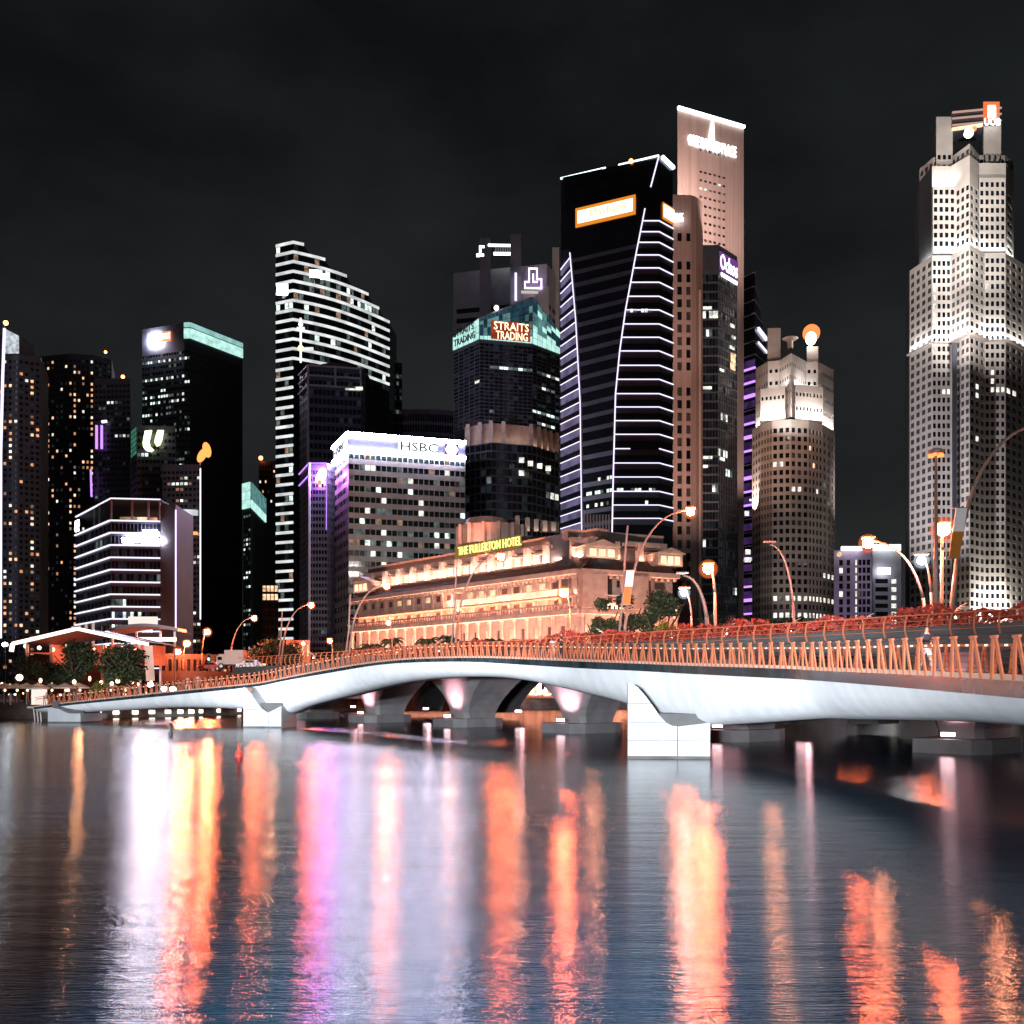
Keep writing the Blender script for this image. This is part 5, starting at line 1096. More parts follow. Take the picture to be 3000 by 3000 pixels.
for s in PS:
    p = epos(s, 0); m_ = Matrix(((ue.x, EN.x, 0, p.x), (ue.y, EN.y, 0, p.y), (0, 0, 1, 0), (0, 0, 0, 1)))
    put_mesh('flared_pier', pk_me, eb, m_); put_mesh('flared_pier', pk_me, eb, m_ @ Matrix.Translation((0, 18.2, 0))); put_mesh('pier_plinth', pl_me, eb, m_)
    put_mesh('uplight', lb_me, eb, m_ @ Matrix.Translation((.2, -.15, 1.2)))
    q = m_ @ Vector((0, -.9, 1.15)); flood(q, m_ @ Vector((.3, 2.2, 5)), 9000, (1, .48, .55), 75, 1.0, .25)
    for e_ in (8.2,):
        put_mesh('uplight', lb_me, eb, m_ @ Matrix.Translation((1.9, e_, 1.6))); ld = bpy.data.lights.new('pier_light', 'POINT'); ld.energy = 90; ld.color = (1, .5, .56); ld.shadow_soft_size = .2
        lo_ = bpy.data.objects.new('pier_light', ld); COL.objects.link(lo_); lo_.location = m_ @ Vector((2.6, e_, 1.7))
# railing posts and planter along the near edge
po = MB(); po.tube([(0, .1, 0), (0, -.12, .45), (0, -.05, 1.0), (0, .12, 1.35)], .075, 5); po_me = po.mesh('railing_post', M['bronze'])
s = -44
while s < 108:
    p = epos(s, -.35, ZD-.05); put_mesh('railing_post', po_me, eb, Matrix(((ue.x, EN.x, 0, p.x), (ue.y, EN.y, 0, p.y), (0, 0, 1, p.z), (0, 0, 0, 1)))); s += 1.5
for z, rr in ((.35, .018), (.65, .018), (.95, .018), (1.34, .04)):
    mb = MB(); mb.bar(epos(-45, -.38, ZD+z), epos(110, -.38, ZD+z), rr*2); mb.build('railing_bar', M['bronze'], eb)
mb = MB(); mb.prism([epos(-45, .05), epos(-45, 1.1), epos(80, 1.1), epos(80, .05)], ZD, ZD+.6); mb.build('planter_trough', M['beam'], eb)
rf_ = random.Random(33); fl = MB()
for i in range(15000):
    s = rf_.uniform(-44, 78); big = .50+.22*math.sin(s*.9)+.2*math.sin(s*.37+1)+.14*math.sin(s*2.3); top = .60+max(.25, big)*(1.0 if s < 40 else .7)
    z = ZD+.5+rf_.random()**.75*top; o_ = .5+rf_.gauss(0, .34)
    if s > 55 and rf_.random() < .5: continue
    c = epos(s, o_, z); a = Vector((rf_.gauss(0, 1), rf_.gauss(0, 1), rf_.gauss(0, .7))).normalized(); b = a.cross(Vector((rf_.gauss(0, 1), rf_.gauss(0, 1), rf_.gauss(0, 1)))).normalized(); r_ = rf_.uniform(.06, .14)
    fl.q(c-a*r_-b*r_*.7, c+a*r_-b*r_*.7, c+a*r_+b*r_*.7, c-a*r_+b*r_*.7)
tag(fl.build('flower_hedge', M['flower']), 'red bougainvillea hedge trailing along the railing of the road bridge', 'hedge', kind='stuff')

# ------------------------------------------------------------------ street lamps
def bez(p0, p1, p2, n=10):
    return [p0*(1-t)**2+p1*2*t*(1-t)+p2*t*t for t in [i/n for i in range(n+1)]]
def arc_lamp(label, xb, xl, yl, off, r0=.15, double=False, banner=None, bulb=.42, group='orange street lamps along the road bridge', lit='sodium', knee=.45, zb=None, dl=0.):
    base, s = esp(xb, off, ZD if zb is None else zb); D = base.y; head = P(xl, yl, D+dl); h = head.z-base.z
    t = thing('street_lamp', label, 'street lamp', base, group)
    knee_p = base+Vector(((head.x-base.x)*.10, 0, h*knee)); ctl = Vector((base.x+(head.x-base.x)*.32, base.y, head.z+h*.0))
    mb = MB(); mb.tube([base, base+Vector((0, 0, .5)), knee_p], [r0*1.25, r0*1.1, r0*.85], 8); mb.build('pole', M['pole'], t, True)
    mb = MB(); mb.tube(bez(knee_p, ctl, head+Vector((0, 0, .12))), [r0*.85-r0*.045*i for i in range(11)], 7); mb.build('arm', M['pole'], t, True)
    if double:
        k2 = knee_p+Vector((-.55, .3, 0)); b2 = base+Vector((-.55, .3, 0)); mb = MB(); mb.tube([b2, k2]+bez(k2, k2+Vector((.15, 0, h*.3)), Vector((base.x+(head.x-base.x)*.15-.5, base.y, base.z+h*.9)), 6)[1:], [r0*.9]+[r0*.7]*7, 7); mb.build('second_pole', M['pole'], t, True)
    u = Vector((1 if head.x >= base.x else -1, 0, 0))
    mb = MB(); mb.box(head+Vector((0, 0, .34)), u, 1.0, .4, .14); mb.build('lamp_head', M['pole'], t)
    if lit:
        mb = MB(); mb.ball(head+Vector((0, 0, -.12)), bulb*.9, 12, 8, .9); mb.build('bulb', E[lit], t, True)
        mb = MB(); mb.ball(head+Vector((0, 0, -.12)), bulb*1.75, 20, 14, 1); mb.build('lamp_halo', M['coldhalo' if lit == 'coldlamp' else 'amberhalo'], t, True)  # soft glow ball added round the bulb as its halo
    if banner:
        z0, z1, dx0, dx1 = banner; mb = MB(); mb.box(Vector((base.x+(dx0+dx1)/2, base.y-.25, (z0+z1)/2)), (1, 0, 0), .75, .06, z1-z0, Vector(((dx1-dx0), 0, z1-z0)).normalized()); mb.build('banner', M['banner'], t)
        mb = MB(); f_ = .52; mb.box(Vector((base.x+dx0+(dx1-dx0)*(f_+1)/2, base.y-.32, z0+(z1-z0)*(f_+1)/2)), (1, 0, 0), .78, .06, (z1-z0)*(1-f_)*.98, Vector(((dx1-dx0), 0, z1-z0)).normalized()); mb.build('banner', M['whitepaint'], t)
        for z, dx in ((z0, dx0), (z1, dx1)): mb = MB(); mb.bar(Vector((base.x+dx-.6, base.y-.2, z)), Vector((base.x+dx+.6, base.y-.2, z)), .1); mb.build('banner_bar', M['pole'], t)
    return t
def zat(y, x, off): b, s = esp(x, off); return Zy(y, b.y)
arc_lamp('twin poled arching street lamp with its bulb before the western gable of the hotel', 1020, 1133, 1716, 12, .17, True)
arc_lamp('twin poled arching street lamp whose bulb glows under the yellow hotel lettering', 1330, 1468, 1630, 10, .17, True)
arc_lamp('tall arching street lamp with orange banner before the dark tree by the hotel', 1824, 2023, 1497, 10, .16, True, (zat(1772, 1824, 10), zat(1672, 1824, 10), .35, .75))
arc_lamp('big arching lamp pole with long white and orange banner beside the tallest stone skyscraper', 2780, 3070, 1245, 8, .2, False, (zat(1636, 2780, 8), zat(1490, 2780, 8), .25, .75), bulb=.26, lit='sodium2')
arc_lamp('straight street lamp with blazing bulb before the black glass block', 2097, 2075, 1663, 8, .15, bulb=.5, knee=.7)
arc_lamp('arching street lamp leaning over the lilac office block roof', 2722, 2543, 1588, 10, .14, bulb=.42)
arc_lamp('straight street lamp with the largest bulb in front of the tallest stone skyscraper', 2759, 2763, 1547, 9, .15, bulb=.55, knee=.8)
arc_lamp('unlit arching lamp pole in front of the shorter stone tower', 2331, 2255, 1600, 10, .12, lit=None)
arc_lamp('thick arching lamp pole with its bulb off beside the blazing straight lamp', 2078, 2000, 1690, 6, .20, lit=None)
arc_lamp('street lamp glowing before the hotel portico west of the dark tree', 1672, 1652, 1735, 14, .12, bulb=.5, knee=.75)
arc_lamp('arching street lamp rising beside the peach truck', 672, 745, 1810, 12, .16)
arc_lamp('twin poled arching street lamp in front of the purple edged tower', 822, 912, 1772, 12, .16, True)
arc_lamp('highest of the three clustered street lamps by the red lit roadside', 590, 607, 1850, 8, .13, bulb=.55, lit='sodium3')
arc_lamp('middle one of the three clustered street lamps by the red lit roadside', 536, 548, 1884, 8, .12, bulb=.58, lit='sodium3')
arc_lamp('lowest of the three clustered street lamps by the red lit roadside', 512, 521, 1908, 8, .12, bulb=.58, lit='sodium3')
arc_lamp('short street lamp beside the white lit low house west of the hotel', 975, 966, 1876, 20, .1, bulb=.38, knee=.7, lit='sodium2')
arc_lamp('short street lamp among the shrubs near the curved white lamps', 893, 888, 1884, 20, .1, bulb=.3, knee=.7, lit='sodium2')
arc_lamp('short street lamp in front of the hotel ledge near its western end', 1150, 1138, 1823, 20, .1, bulb=.36, knee=.7, lit='sodium2')
arc_lamp('short street lamp against the bright balcony of the hotel', 1352, 1345, 1784, 20, .1, bulb=.3, knee=.7, lit='sodium2')
arc_lamp('cold white street lamp before the round dark tree', 2028, 2004, 1733, 9, .11, bulb=.34, knee=.6, lit='coldlamp', group='cold white street lamps')
arc_lamp('cold white street lamp against the foot of the tallest stone skyscraper', 2730, 2700, 1638, 9, .11, bulb=.34, knee=.6, lit='coldlamp', group='cold white street lamps')
b_, s_ = esp(2742, 7, ZD); t = thing('light_mast', 'very tall thin mast with flat orange lamp crown before the tallest stone skyscraper', 'light mast', b_)
hd = P(2742, 1326, b_.y); mb = MB(); mb.tube([b_, b_+Vector((0, 0, 6)), hd], [.2, .17, .08], 8); mb.build('pole', M['pole'], t, True)
mb = MB(); mb.tube([hd+Vector((0, 0, -.1)), hd+Vector((0, 0, .15)), hd+Vector((0, 0, .3))], [.5, .55, .2], 12); mb.build('lamp_crown', M['pole'], t)
for i in range(6):
    an = i*math.pi/3; mb = MB(); mb.box(hd+Vector((math.cos(an)*.4, math.sin(an)*.4, -.2)), (math.cos(an), math.sin(an), 0), .24, .24, .16); mb.build('lamp_lens', E['orangesign'], t)
# curved pedestrian lamps with fins
ped = []
def ped_proto():
    t = thing('path_lamp', 'x', 'street lamp')
    pts = [Vector((0, 0, 0)), Vector((0, 0, 1.6))]+bez(Vector((0, 0, 1.6)), Vector((-.05, 0, 3.0)), Vector((-1.35, 0, 3.4)), 8)[1:]
    mb = MB(); mb.tube(pts, [.09, .08]+[.07-.006*i for i in range(8)], 6); mb.build('curved_pole', M['whitepole'], t, True, False)
    for i in (4, 5, 6, 7, 8): 
        p = pts[i]; mb = MB(); mb.box(p+Vector((.12, 0, -.16)), (1, 0, 0), .34, .12, .05, Vector((.35, 0, 1)).normalized()); mb.build('fin', M['whitepole'], t, False, False)
    mb = MB(); mb.ball(pts[4]+Vector((-.18, 0, -.22)), .11, 8, 5); mb.build('bulb', emit('path_lamp_bulb', (.95, 1, .98), 9), t, True, False)
    return t
def dup(root, m, label):
    r = root.copy(); COL.objects.link(r); r['label'] = label; r.matrix_basis = m
    for ch in [c for c in bpy.data.objects if c.parent == root]:
        c2 = ch.copy(); COL.objects.link(c2); c2.parent = r
    return r
pp0 = ped_proto()
for i, (x, flip, off, lab) in enumerate(((652, 1, 22, 'over the red roadside west of the peach truck'), (690, 1, 24, 'half hidden behind the peach truck pole'), (742, 1, 22, 'just east of the peach truck'), (800, 1, 22, 'between the peach truck and the twin poles'), (850, 1, 24, 'behind the twin poles before the purple edged tower'), (924, 1, 22, 'beside the white lit low house'), (1068, 1, 22, 'before the western gable of the hotel'), (1293, 1, 22, 'in front of the hotel colonnade near the palms'), (1660, 1, 18, 'beside the hotel portico'), (1782, 1, 18, 'at the dark tree by the banner lamp'), (1959, -1, 20, 'under the yellow green bush'), (2119, -1, 20, 'between black glass block and purple striped tower'), (2305, -1, 20, 'before the foot of the shorter stone tower'), (2517, -1, 20, 'before the lilac office block'), (2785, -1, 16, 'behind the hedge at the tallest stone skyscraper'))):
    p, s = esp(x, off, ZD-.1); m_ = Matrix.Translation(p) @ Matrix.Diagonal((flip*1.0, 1, 1.05, 1))
    lab = 'white curved path lamp with fins '+lab
    if i == 0: pp0['label'] = lab; pp0['group'] = 'white curved path lamps'; pp0.matrix_basis = m_
    else: dup(pp0, m_, lab)

# ------------------------------------------------------------------ trees and palms
def leaf_crown(blobs, n, r, seed):
    rg_ = random.Random(seed); mb = MB(); tot = sum(b[3]**2 for b in blobs)
    for cx, cy_, cz, br in blobs:
        for _ in range(int(n*br*br/tot)):
            d = Vector((rg_.gauss(0, 1), rg_.gauss(0, 1), rg_.gauss(0, 1))).normalized(); q = rg_.random()**.4*br*(.85+.3*rg_.random())
            if rg_.random() < .12: q *= 1.2
            c = Vector((cx, cy_, cz))+Vector((d.x*q, d.y*q, d.z*q*.8)); a = Vector((rg_.gauss(0, 1), rg_.gauss(0, 1), rg_.gauss(0, .6))).normalized(); b = a.cross(Vector((rg_.gauss(0, 1), rg_.gauss(0, 1), rg_.gauss(0, 1)))).normalized(); k = r*rg_.uniform(.6, 1.3)
            mb.q(c-a*k, c+b*k*.45, c+a*k, c-b*k*.45)
    return mb
def tree(label, x, ytop, D, wpx, zb, seed, leafm='leaf', n=3200, group='dark trees on the far bank', grp=True):
    rg_ = random.Random(seed); p = P(x, 2000, D); p.z = zb; hgt = Zy(ytop, D)-zb; rw = wpx*D/F/2
    t = thing('tree', label, 'tree', p, group if grp else None)
    mb = MB(); top = p+Vector((rg_.uniform(-.4, .4), 0, hgt*.55)); mb.tube([p, p+Vector((0, 0, hgt*.2)), top], [hgt*.045, hgt*.035, hgt*.02], 7)
    for i in range(6):
        an = i*1.05+rg_.random(); mb.tube([p+Vector((0, 0, hgt*(.22+.04*i))), p+Vector((math.cos(an)*rw*.4, math.sin(an)*rw*.4, hgt*(.42+.05*i))), p+Vector((math.cos(an)*rw*.75, math.sin(an)*rw*.75, hgt*(.55+.06*i)))], [hgt*.018, hgt*.012, hgt*.005], 5)
    mb.build('trunk', M['bark'], t)
    bl = []
    for i in range(9):
        an = rg_.random()*6.28; q = rg_.uniform(.1, .68)*rw; bl.append((p.x+math.cos(an)*q, p.y+math.sin(an)*q, zb+hgt*rg_.uniform(.42, .82), rw*rg_.uniform(.30, .5)))
    bl.append((p.x, p.y, zb+hgt-rw*.4, rw*.42))
    leaf_crown(bl, n, max(.16, rw*.075), seed).build('crown', M[leafm], t); return t
tree('dark tree at the west end before the red lit gabled pavilion', 75, 1915, 136, 120, 2, 1)
tree('tallest dark tree in front of the middle of the red lit pavilion', 215, 1868, 138, 150, 2, 2, n=4200)
tree('dark leafy tree with small lights shining through at the east leg of the pavilion', 365, 1880, 137, 160, 2, 3, n=4200)
tree('low dark tree between the two larger pavilion trees', 150, 1930, 141, 110, 2, 4)
tree('dark tree behind the road east of the peach truck', 800, 1860, 185, 150, 2, 5)
tree('dark tree beside the white lit low house', 860, 1875, 186, 110, 2, 6)
tree('dark tree just west of the hotel', 990, 1880, 190, 90, 2, 7)
tree('dark tree with drooping boughs before the hotel corner', 1765, 1748, 140, 120, 3, 8, n=4500)
tree('dark tree behind the lamp pole with orange banner', 1830, 1735, 150, 130, 3, 9, n=4500)
tree('broad round tree beside the cold white lamp', 1935, 1722, 145, 190, 3, 10, n=6500)
tree('yellow green lit bush at the foot of the broad round tree', 1945, 1815, 118, 90, 5.5, 11, 'leafy', 2400, 'lit bushes')
tree('yellow green lit bush beside the white footbridge landing', 285, 1995, 128, 70, 2, 12, 'leafy', 1400, 'lit bushes')
tree('dark tree at the foot of the black glass block', 2080, 1790, 170, 160, 3, 13)
tree('dark tree at the foot of the purple striped tower', 2180, 1800, 180, 150, 3, 14)
tree('dark tree below the shorter stone tower', 2330, 1800, 190, 200, 3, 15)
tree('dark tree below the two small office blocks', 2520, 1805, 190, 180, 3, 16)
p_ = P(1925, 1850, 112); flood((p_.x, p_.y, 7.6), (p_.x+1.2, p_.y+9, 12.5), 2600, (1, .85, .22), 90)
p_ = P(285, 2050, 126); flood((p_.x, p_.y-1, 2.3), (p_.x, p_.y+2, 4), 160, (1, .9, .3), 110)
def palm(label, x, ytop, D, seed, zb=4):
    rg_ = random.Random(seed); p = P(x, 2000, D); p.z = zb; h = Zy(ytop, D)-zb-1.0; t = thing('palm_tree', label, 'palm', p, 'palms in front of the hotel')
    mb = MB(); tp = p+Vector((rg_.uniform(-.4, .4), 0, h)); mb.tube([p, p+Vector((.1, 0, h*.5)), tp], [.28, .2, .16], 7); mb.build('trunk', M['bark'], t)
    mb = MB()
    for i in range(15):
        an = i*.42*2+rg_.random()*.3; L_ = rg_.uniform(2.0, 2.9); up = rg_.uniform(.2, 1.3); d = Vector((math.cos(an), math.sin(an), 0)); sd = Vector((-d.y, d.x, 0))
        prev = None
        for k in range(7):
            f = k/6; c = tp+d*(L_*f)+Vector((0, 0, up*math.sin(f*2.2)-1.3*f*f)); w_ = .42*math.sin(math.pi*min(.97, f*.85+.12))
            if prev:
                q, pw = prev; mb.q(q, c, c+sd*w_+Vector((0, 0, -w_*.5)), q+sd*pw+Vector((0, 0, -pw*.5))); mb.q(c, q, q-sd*pw+Vector((0, 0, -pw*.5)), c-sd*w_+Vector((0, 0, -w_*.5)))
            prev = (c, w_)
    mb.build('crown', M['leaf'], t)
for i, (x, y, lab) in enumerate(((1042, 1893, 'nearest the western gable'), (1092, 1880, 'second from the western gable'), (1140, 1862, 'tallest one west of the hotel middle'), (1252, 1862, 'under the unlit western colonnade bays'), (1310, 1858, 'beside the twin lamp poles'), (1376, 1872, 'just east of the twin lamp poles'), (1405, 1864, 'in front of the brightest colonnade bay'), (1462, 1866, 'with widely spread fronds'), (1532, 1876, 'west of the portico'), (1590, 1880, 'at the lit portico'))):
    palm('dark palm before the hotel, the one '+lab, x, y, 160, 50+i)

# ------------------------------------------------------------------ west bank: gabled pavilion, canopy, parasols, lamps, vehicles
t = thing('pavilion', 'low gabled waterfront hall outlined by a pink light line', 'pavilion', P(230, 2058, 150))
Dp = 150; A_, R_, C_ = P(40, 1886, Dp), P(228, 1844, Dp), P(436, 1888, Dp); bk = Vector((0, 16, 0))
for p, q in ((A_, R_), (R_, C_)):
    mb = MB(); mb.q(p, q, q+bk, p+bk); mb.q(p+bk+Vector((0, 0, .3)), q+bk+Vector((0, 0, .3)), q+Vector((0, 0, .3)), p+Vector((0, 0, .3))); mb.q(p, p+Vector((0, 0, .3)), q+Vector((0, 0, .3)), q); mb.build('roof_slope', M['darkwall'], t)
neon(t, [A_+Vector((-.2, -.3, -1.2)), A_+Vector((0, -.3, 0)), R_+Vector((0, -.3, .1)), C_+Vector((0, -.3, 0))], .24, 'pinkneon', 'light_line')
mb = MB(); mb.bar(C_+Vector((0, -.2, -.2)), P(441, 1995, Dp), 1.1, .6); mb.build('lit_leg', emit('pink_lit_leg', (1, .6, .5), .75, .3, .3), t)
for x in (80, 150, 225, 300, 370, 410): mb = MB(); mb.bar(P(x, 2058, Dp+2), P(x, 1888, Dp+2), .35); mb.build('column', M['whitepaint'], t)
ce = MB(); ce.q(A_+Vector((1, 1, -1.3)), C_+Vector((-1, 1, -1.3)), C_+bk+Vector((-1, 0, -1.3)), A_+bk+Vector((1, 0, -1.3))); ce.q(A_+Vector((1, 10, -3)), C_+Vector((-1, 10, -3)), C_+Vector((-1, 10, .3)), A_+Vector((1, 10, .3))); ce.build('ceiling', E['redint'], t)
for i in range(9):
    mb = MB(); mb.ball(P(75+i*40, 1893+(i % 3)*5, Dp+3), .32, 8, 5); mb.build('ceiling_lamp', E['globe'], t, True)
bw = MB(); bw.box(P(230, 1985, Dp+13), (1, 0, 0), 19, .4, 7.5); bw.build('rear_wall', M['hoteldark'], t)
t = thing('canopy', 'curved canopy roof with warm lit underside at the white lined building', 'canopy', P(420, 2058, 165))
mb = MB(); n = 10
for i in range(n):
    f = lambda k: P(318+(520-318)*k/n, 1852-17*math.sin(math.pi*k/n*.9+.15), 168)
    p, q = f(i), f(i+1); mb.q(p, q, q+Vector((0, 8, 0)), p+Vector((0, 8, 0))); mb.q(p+Vector((0, 0, .5)), p, p+Vector((0, 8, 0)), p+Vector((0, 8, .5))); mb.q(p, p+Vector((0, 0, .5)), q+Vector((0, 0, .5)), q)
mb.build('roof', M['greywall'], t); mb = MB(); mb.box(P(458, 1873, 166), (1, .04, 0), 6.6, .3, .65); mb.build('lit_soffit', E['pinkneon'], t)
for x in (330, 400, 470, 512): mb = MB(); mb.bar(P(x, 2058, 168), P(x, 1850, 168), .3); mb.build('column', M['whitepaint'], t)
# parasols with lamps under them
cm_ = MB(); nn_ = 8
for i in range(nn_):
    a0, a1 = 2*math.pi*i/nn_, 2*math.pi*(i+1)/nn_; cm_.q((0, 0, 2.9), (1.5*math.cos(a0), 1.5*math.sin(a0), 2.3), (1.5*math.cos(a1), 1.5*math.sin(a1), 2.3))
    cm_.q((1.5*math.cos(a0), 1.5*math.sin(a0), 2.3), (1.5*math.cos(a0), 1.5*math.sin(a0), 2.12), (1.5*math.cos(a1), 1.5*math.sin(a1), 2.12), (1.5*math.cos(a1), 1.5*math.sin(a1), 2.3))
c_me = cm_.mesh('canopy', M['canvas']); pm_ = MB(); pm_.tube([(0, 0, 0), (0, 0, 2.8)], .04, 6); p_me = pm_.mesh('pole', M['whitepole']); lm_ = MB(); lm_.ball((0, .2, 1.9), .17, 8, 5); l_me = lm_.mesh('lamp', E['globe'])
for i, (x, d, lab) in enumerate(((12, 131, 'at the extreme west end of the quay'), (48, 133, 'under the westernmost tree'), (78, 131, 'second along the quay edge under the westernmost tree'), (112, 130.5, 'beside the lit kiosk'), (150, 133, 'between the kiosk and the tallest tree'), (190, 131, 'below the tallest tree'), (232, 133, 'just west of the yellow lit bush'), (322, 134, 'just east of the yellow lit bush'), (365, 136, 'nearest the pavilion leg'))):
    t = thing('parasol', 'cream parasol lit from below '+lab, 'parasol', (X(x, d), d, 2), 'cream parasols along the quay'); m_ = Matrix.Identity(4)
    for nm, me in (('canopy', c_me), ('pole', p_me), ('lamp', l_me)): link(nm, me, t, False)
gl_me = MB(); gl_me.ball((0, 0, 2.6), .26, 10, 6); gl_b = gl_me.mesh('globe', E['globe']); gp = MB(); gp.tube([(0, 0, 0), (0, 0, 2.4)], .05, 6); gp_me = gp.mesh('post', M['black'])
for i in range(22):
    x = 8+i*21+random.uniform(-6, 6); d = random.uniform(129.5, 140) if x < 400 else 138; t = thing('globe_lamp', 'small warm globe lamp on a black post along the west quay', 'garden lamp', (X(x, d), d, 2), 'warm globe lamps along the west quay')
    k_ = random.uniform(.45, 1.35); t.matrix_basis = t.matrix_basis @ Matrix.Diagonal((random.uniform(.5, 1.2), 1, k_, 1)); link('globe', gl_b, t, False); link('post', gp_me, t, False)
t = thing('globe_lamp', 'large warm globe lamp hanging in the gap of the westernmost tree', 'garden lamp', (X(57, 131), 131, 2)); mb = MB(); mb.tube([(X(57, 131), 131, 2), (X(57, 131), 131, Zy(1990, 131))], .06, 6); mb.build('post', M['black'], t); mb = MB(); mb.ball(P(57, 1985, 131), .45, 10, 6); mb.build('globe', E['globe'], t, True)
t = thing('kiosk', 'small peach lit kiosk standing at the quay edge', 'kiosk', P(115, 2060, 129.5)); mb = MB(); mb.box((X(115, 129.5), 129.5, 3.0), (1, 0, 0), 1.5, 1.2, 2); mb.build('body', E['screen'], t); mb = MB(); mb.box((X(115, 129.5), 129.5, 4.08), (1, 0, 0), 1.9, 1.6, .14); mb.build('roof', M['whitepaint'], t)
t = thing('jetty', 'short timber jetty with raking props at the west landing of the footbridge', 'jetty', P(118, 2085, 125)); mb = MB(); mb.box((X(118, 125), 126, 1.75), (1, 0, 0), 2.4, 4, .25); mb.build('platform', M['canvas'], t)
for dx in (-.5, -.1, .3): mb = MB(); mb.bar((X(118, 125)+dx, 124.3, 1.6), (X(118, 125)+dx+.35, 124.0, -.4), .12); mb.build('prop', M['whitepole'], t)
for i, (x, y, D, lab, en) in enumerate(((440, 2006, 126, 'white star bright ground floodlight at the foot of the pavilion leg', 60), (480, 2018, 116, 'white ground floodlight at the west footbridge landing, nearer the pavilion', 40), (506, 2019, 115, 'white ground floodlight at the west footbridge landing, nearer the walkers', 40), (14, 1888, 140, 'white floodlight cluster hung on a post at the west edge', 60))):
    p = P(x, y, D); zb = 2 if D > 120 else p.z-.6; t = thing('floodlight', lab, 'floodlight', (p.x, p.y, zb), 'white floodlights at the west end')
    mb = MB(); mb.bar((p.x, p.y+.1, zb), (p.x, p.y+.1, p.z), .12); mb.build('post', M['black'], t); mb = MB(); mb.ball(p, .36, 10, 6, .8); mb.build('lens', emit('cold_flood_lens', (.85, .96, 1), en) if i == 0 else bpy.data.materials['cold_flood_lens'], t, True); mb = MB(); mb.box(p+Vector((0, .3, 0)), (1, 0, 0), .8, .3, .5); mb.build('housing', M['black'], t)
qm = MB(); qm.box((0, 0, 0), (1, 0, 0), .75, .25, .5); q_me = qm.mesh('lens', E['peachglow']); qh = MB(); qh.box((0, .2, .3), (1, 0, 0), .95, .2, .16); qh_me = qh.mesh('glow_block_hood', M['black'])  # lens is the added glow block itself, not a lamp part
for i, x in enumerate((290, 342, 398, 447, 494, 530, 562, 588, 640, 700, 870, 905, 935)):  # glowing blocks added in place of lamp reflections at the waterline
    D = 127.6 if x < 400 else (128.5+ (x-400)*.018); r = (x-1500)/F
    # sits on the quay face: walk along the shore line to the bearing
    for a, b in zip(SHORE, SHORE[1:]):
        den = (b[0]-a[0])-r*(b[1]-a[1])
        if abs(den) > 1e-6:
            k = (r*a[1]-a[0])/den
            if 0 <= k <= 1: px_, py_ = a[0]+(b[0]-a[0])*k, a[1]+(b[1]-a[1])*k; break
    t = thing('peach_glow', 'small peach white glow block standing in for a lamp reflection below the dark quay wall', 'glow block', (px_, py_-.25, .75), 'added reflection glows on the quay wall'); link('lens', q_me, t, False); link('glow_block_hood', qh_me, t, False)
# truck, car, traffic signal on the west ramp of the road bridge
def wheel(t, p, r=.48, w_=.3):
    mb = MB(); mb.tube([p+Vector((0, -w_/2, 0)), p+Vector((0, w_/2, 0))], r, 14); wh = mb.build('wheel', M['tyre'], t); mb = MB(); mb.tube([p+Vector((0, -w_/2-.02, 0)), p+Vector((0, -w_/2+.05, 0))], r*.55, 10); mb.build('rim', M['whitepole'], wh)
p, s = esp(684, 4, ZD-.1); t = thing('box_truck', 'peach coloured box truck standing on the road bridge near its west end', 'truck', p); b_ = p
mb = MB(); mb.box(b_+Vector((.35, 0, 1.95)), (1, 0, 0), 3.1, 2.2, 2.3); mb.build('cargo_box', M['truck'], t); mb = MB(); mb.box(b_+Vector((-1.85, 0, 1.45)), (1, 0, 0), 1.25, 2.0, 1.5); mb.box(b_+Vector((-1.7, 0, 2.3)), (1, 0, 0), .9, 1.9, .3); mb.build('cab', M['truck'], t)
mb = MB(); mb.box(b_+Vector((-1.95, -1.01, 1.75)), (1, 0, 0), .7, .06, .55); mb.build('side_window', M['glass'], t); mb = MB(); mb.box(b_+Vector((-.1, 0, .75)), (1, 0, 0), 4.3, 1.9, .25); mb.build('chassis', M['black'], t)
for dx in (-1.7, 1.2): wheel(t, b_+Vector((dx, -.95, .5))); wheel(t, b_+Vector((dx, .95, .5)))
for dy in (-.7, .7): mb = MB(); mb.box(b_+Vector((-2.5, dy, 1.05)), (0, 1, 0), .3, .08, .2); mb.build('headlight', E['peachglow'], t)
def car(label, x, off, m_):
    p, s = esp(x, off, ZD-.1); t = thing('car', label, 'car', p, 'cars on the road bridge')
    mb = MB(); pr = [(-2.1, .35), (-2.1, .8), (-1.3, .92), (-.75, 1.42), (.75, 1.42), (1.45, .95), (2.1, .85), (2.1, .35)]; k = len(pr)
    mb.v = [(p.x+a, p.y-.82, p.z+b) for a, b in pr]+[(p.x+a, p.y+.82, p.z+b) for a, b in pr]; mb.f = [tuple(range(k)), tuple(range(2*k-1, k-1, -1))]+[(i, k+i, k+(i+1) % k, (i+1) % k) for i in range(k)]; mb.build('body', m_, t)
    mb = MB(); mb.box(p+Vector((0, -.83, 1.15)), (1, 0, 0), 1.5, .05, .38); mb.build('side_window', M['glass'], t)
    for dx in (-1.35, 1.35): wheel(t, p+Vector((dx, -.75, .32)), .32, .2); wheel(t, p+Vector((dx, .75, .32)), .32, .2)
    for dy in (-.55, .55): mb = MB(); mb.box(p+Vector((-2.12, dy, .7)), (0, 1, 0), .36, .06, .18); mb.build('headlight', E['peachglow'], t); mb = MB(); mb.box(p+Vector((2.12, dy, .72)), (0, 1, 0), .36, .06, .16); mb.build('tail_light', E['redlamp'], t)
car('red car on the road bridge west of the peach truck', 618, 5, M['red']); car('pale car following behind the peach truck', 735, 5, M['whitepaint'])
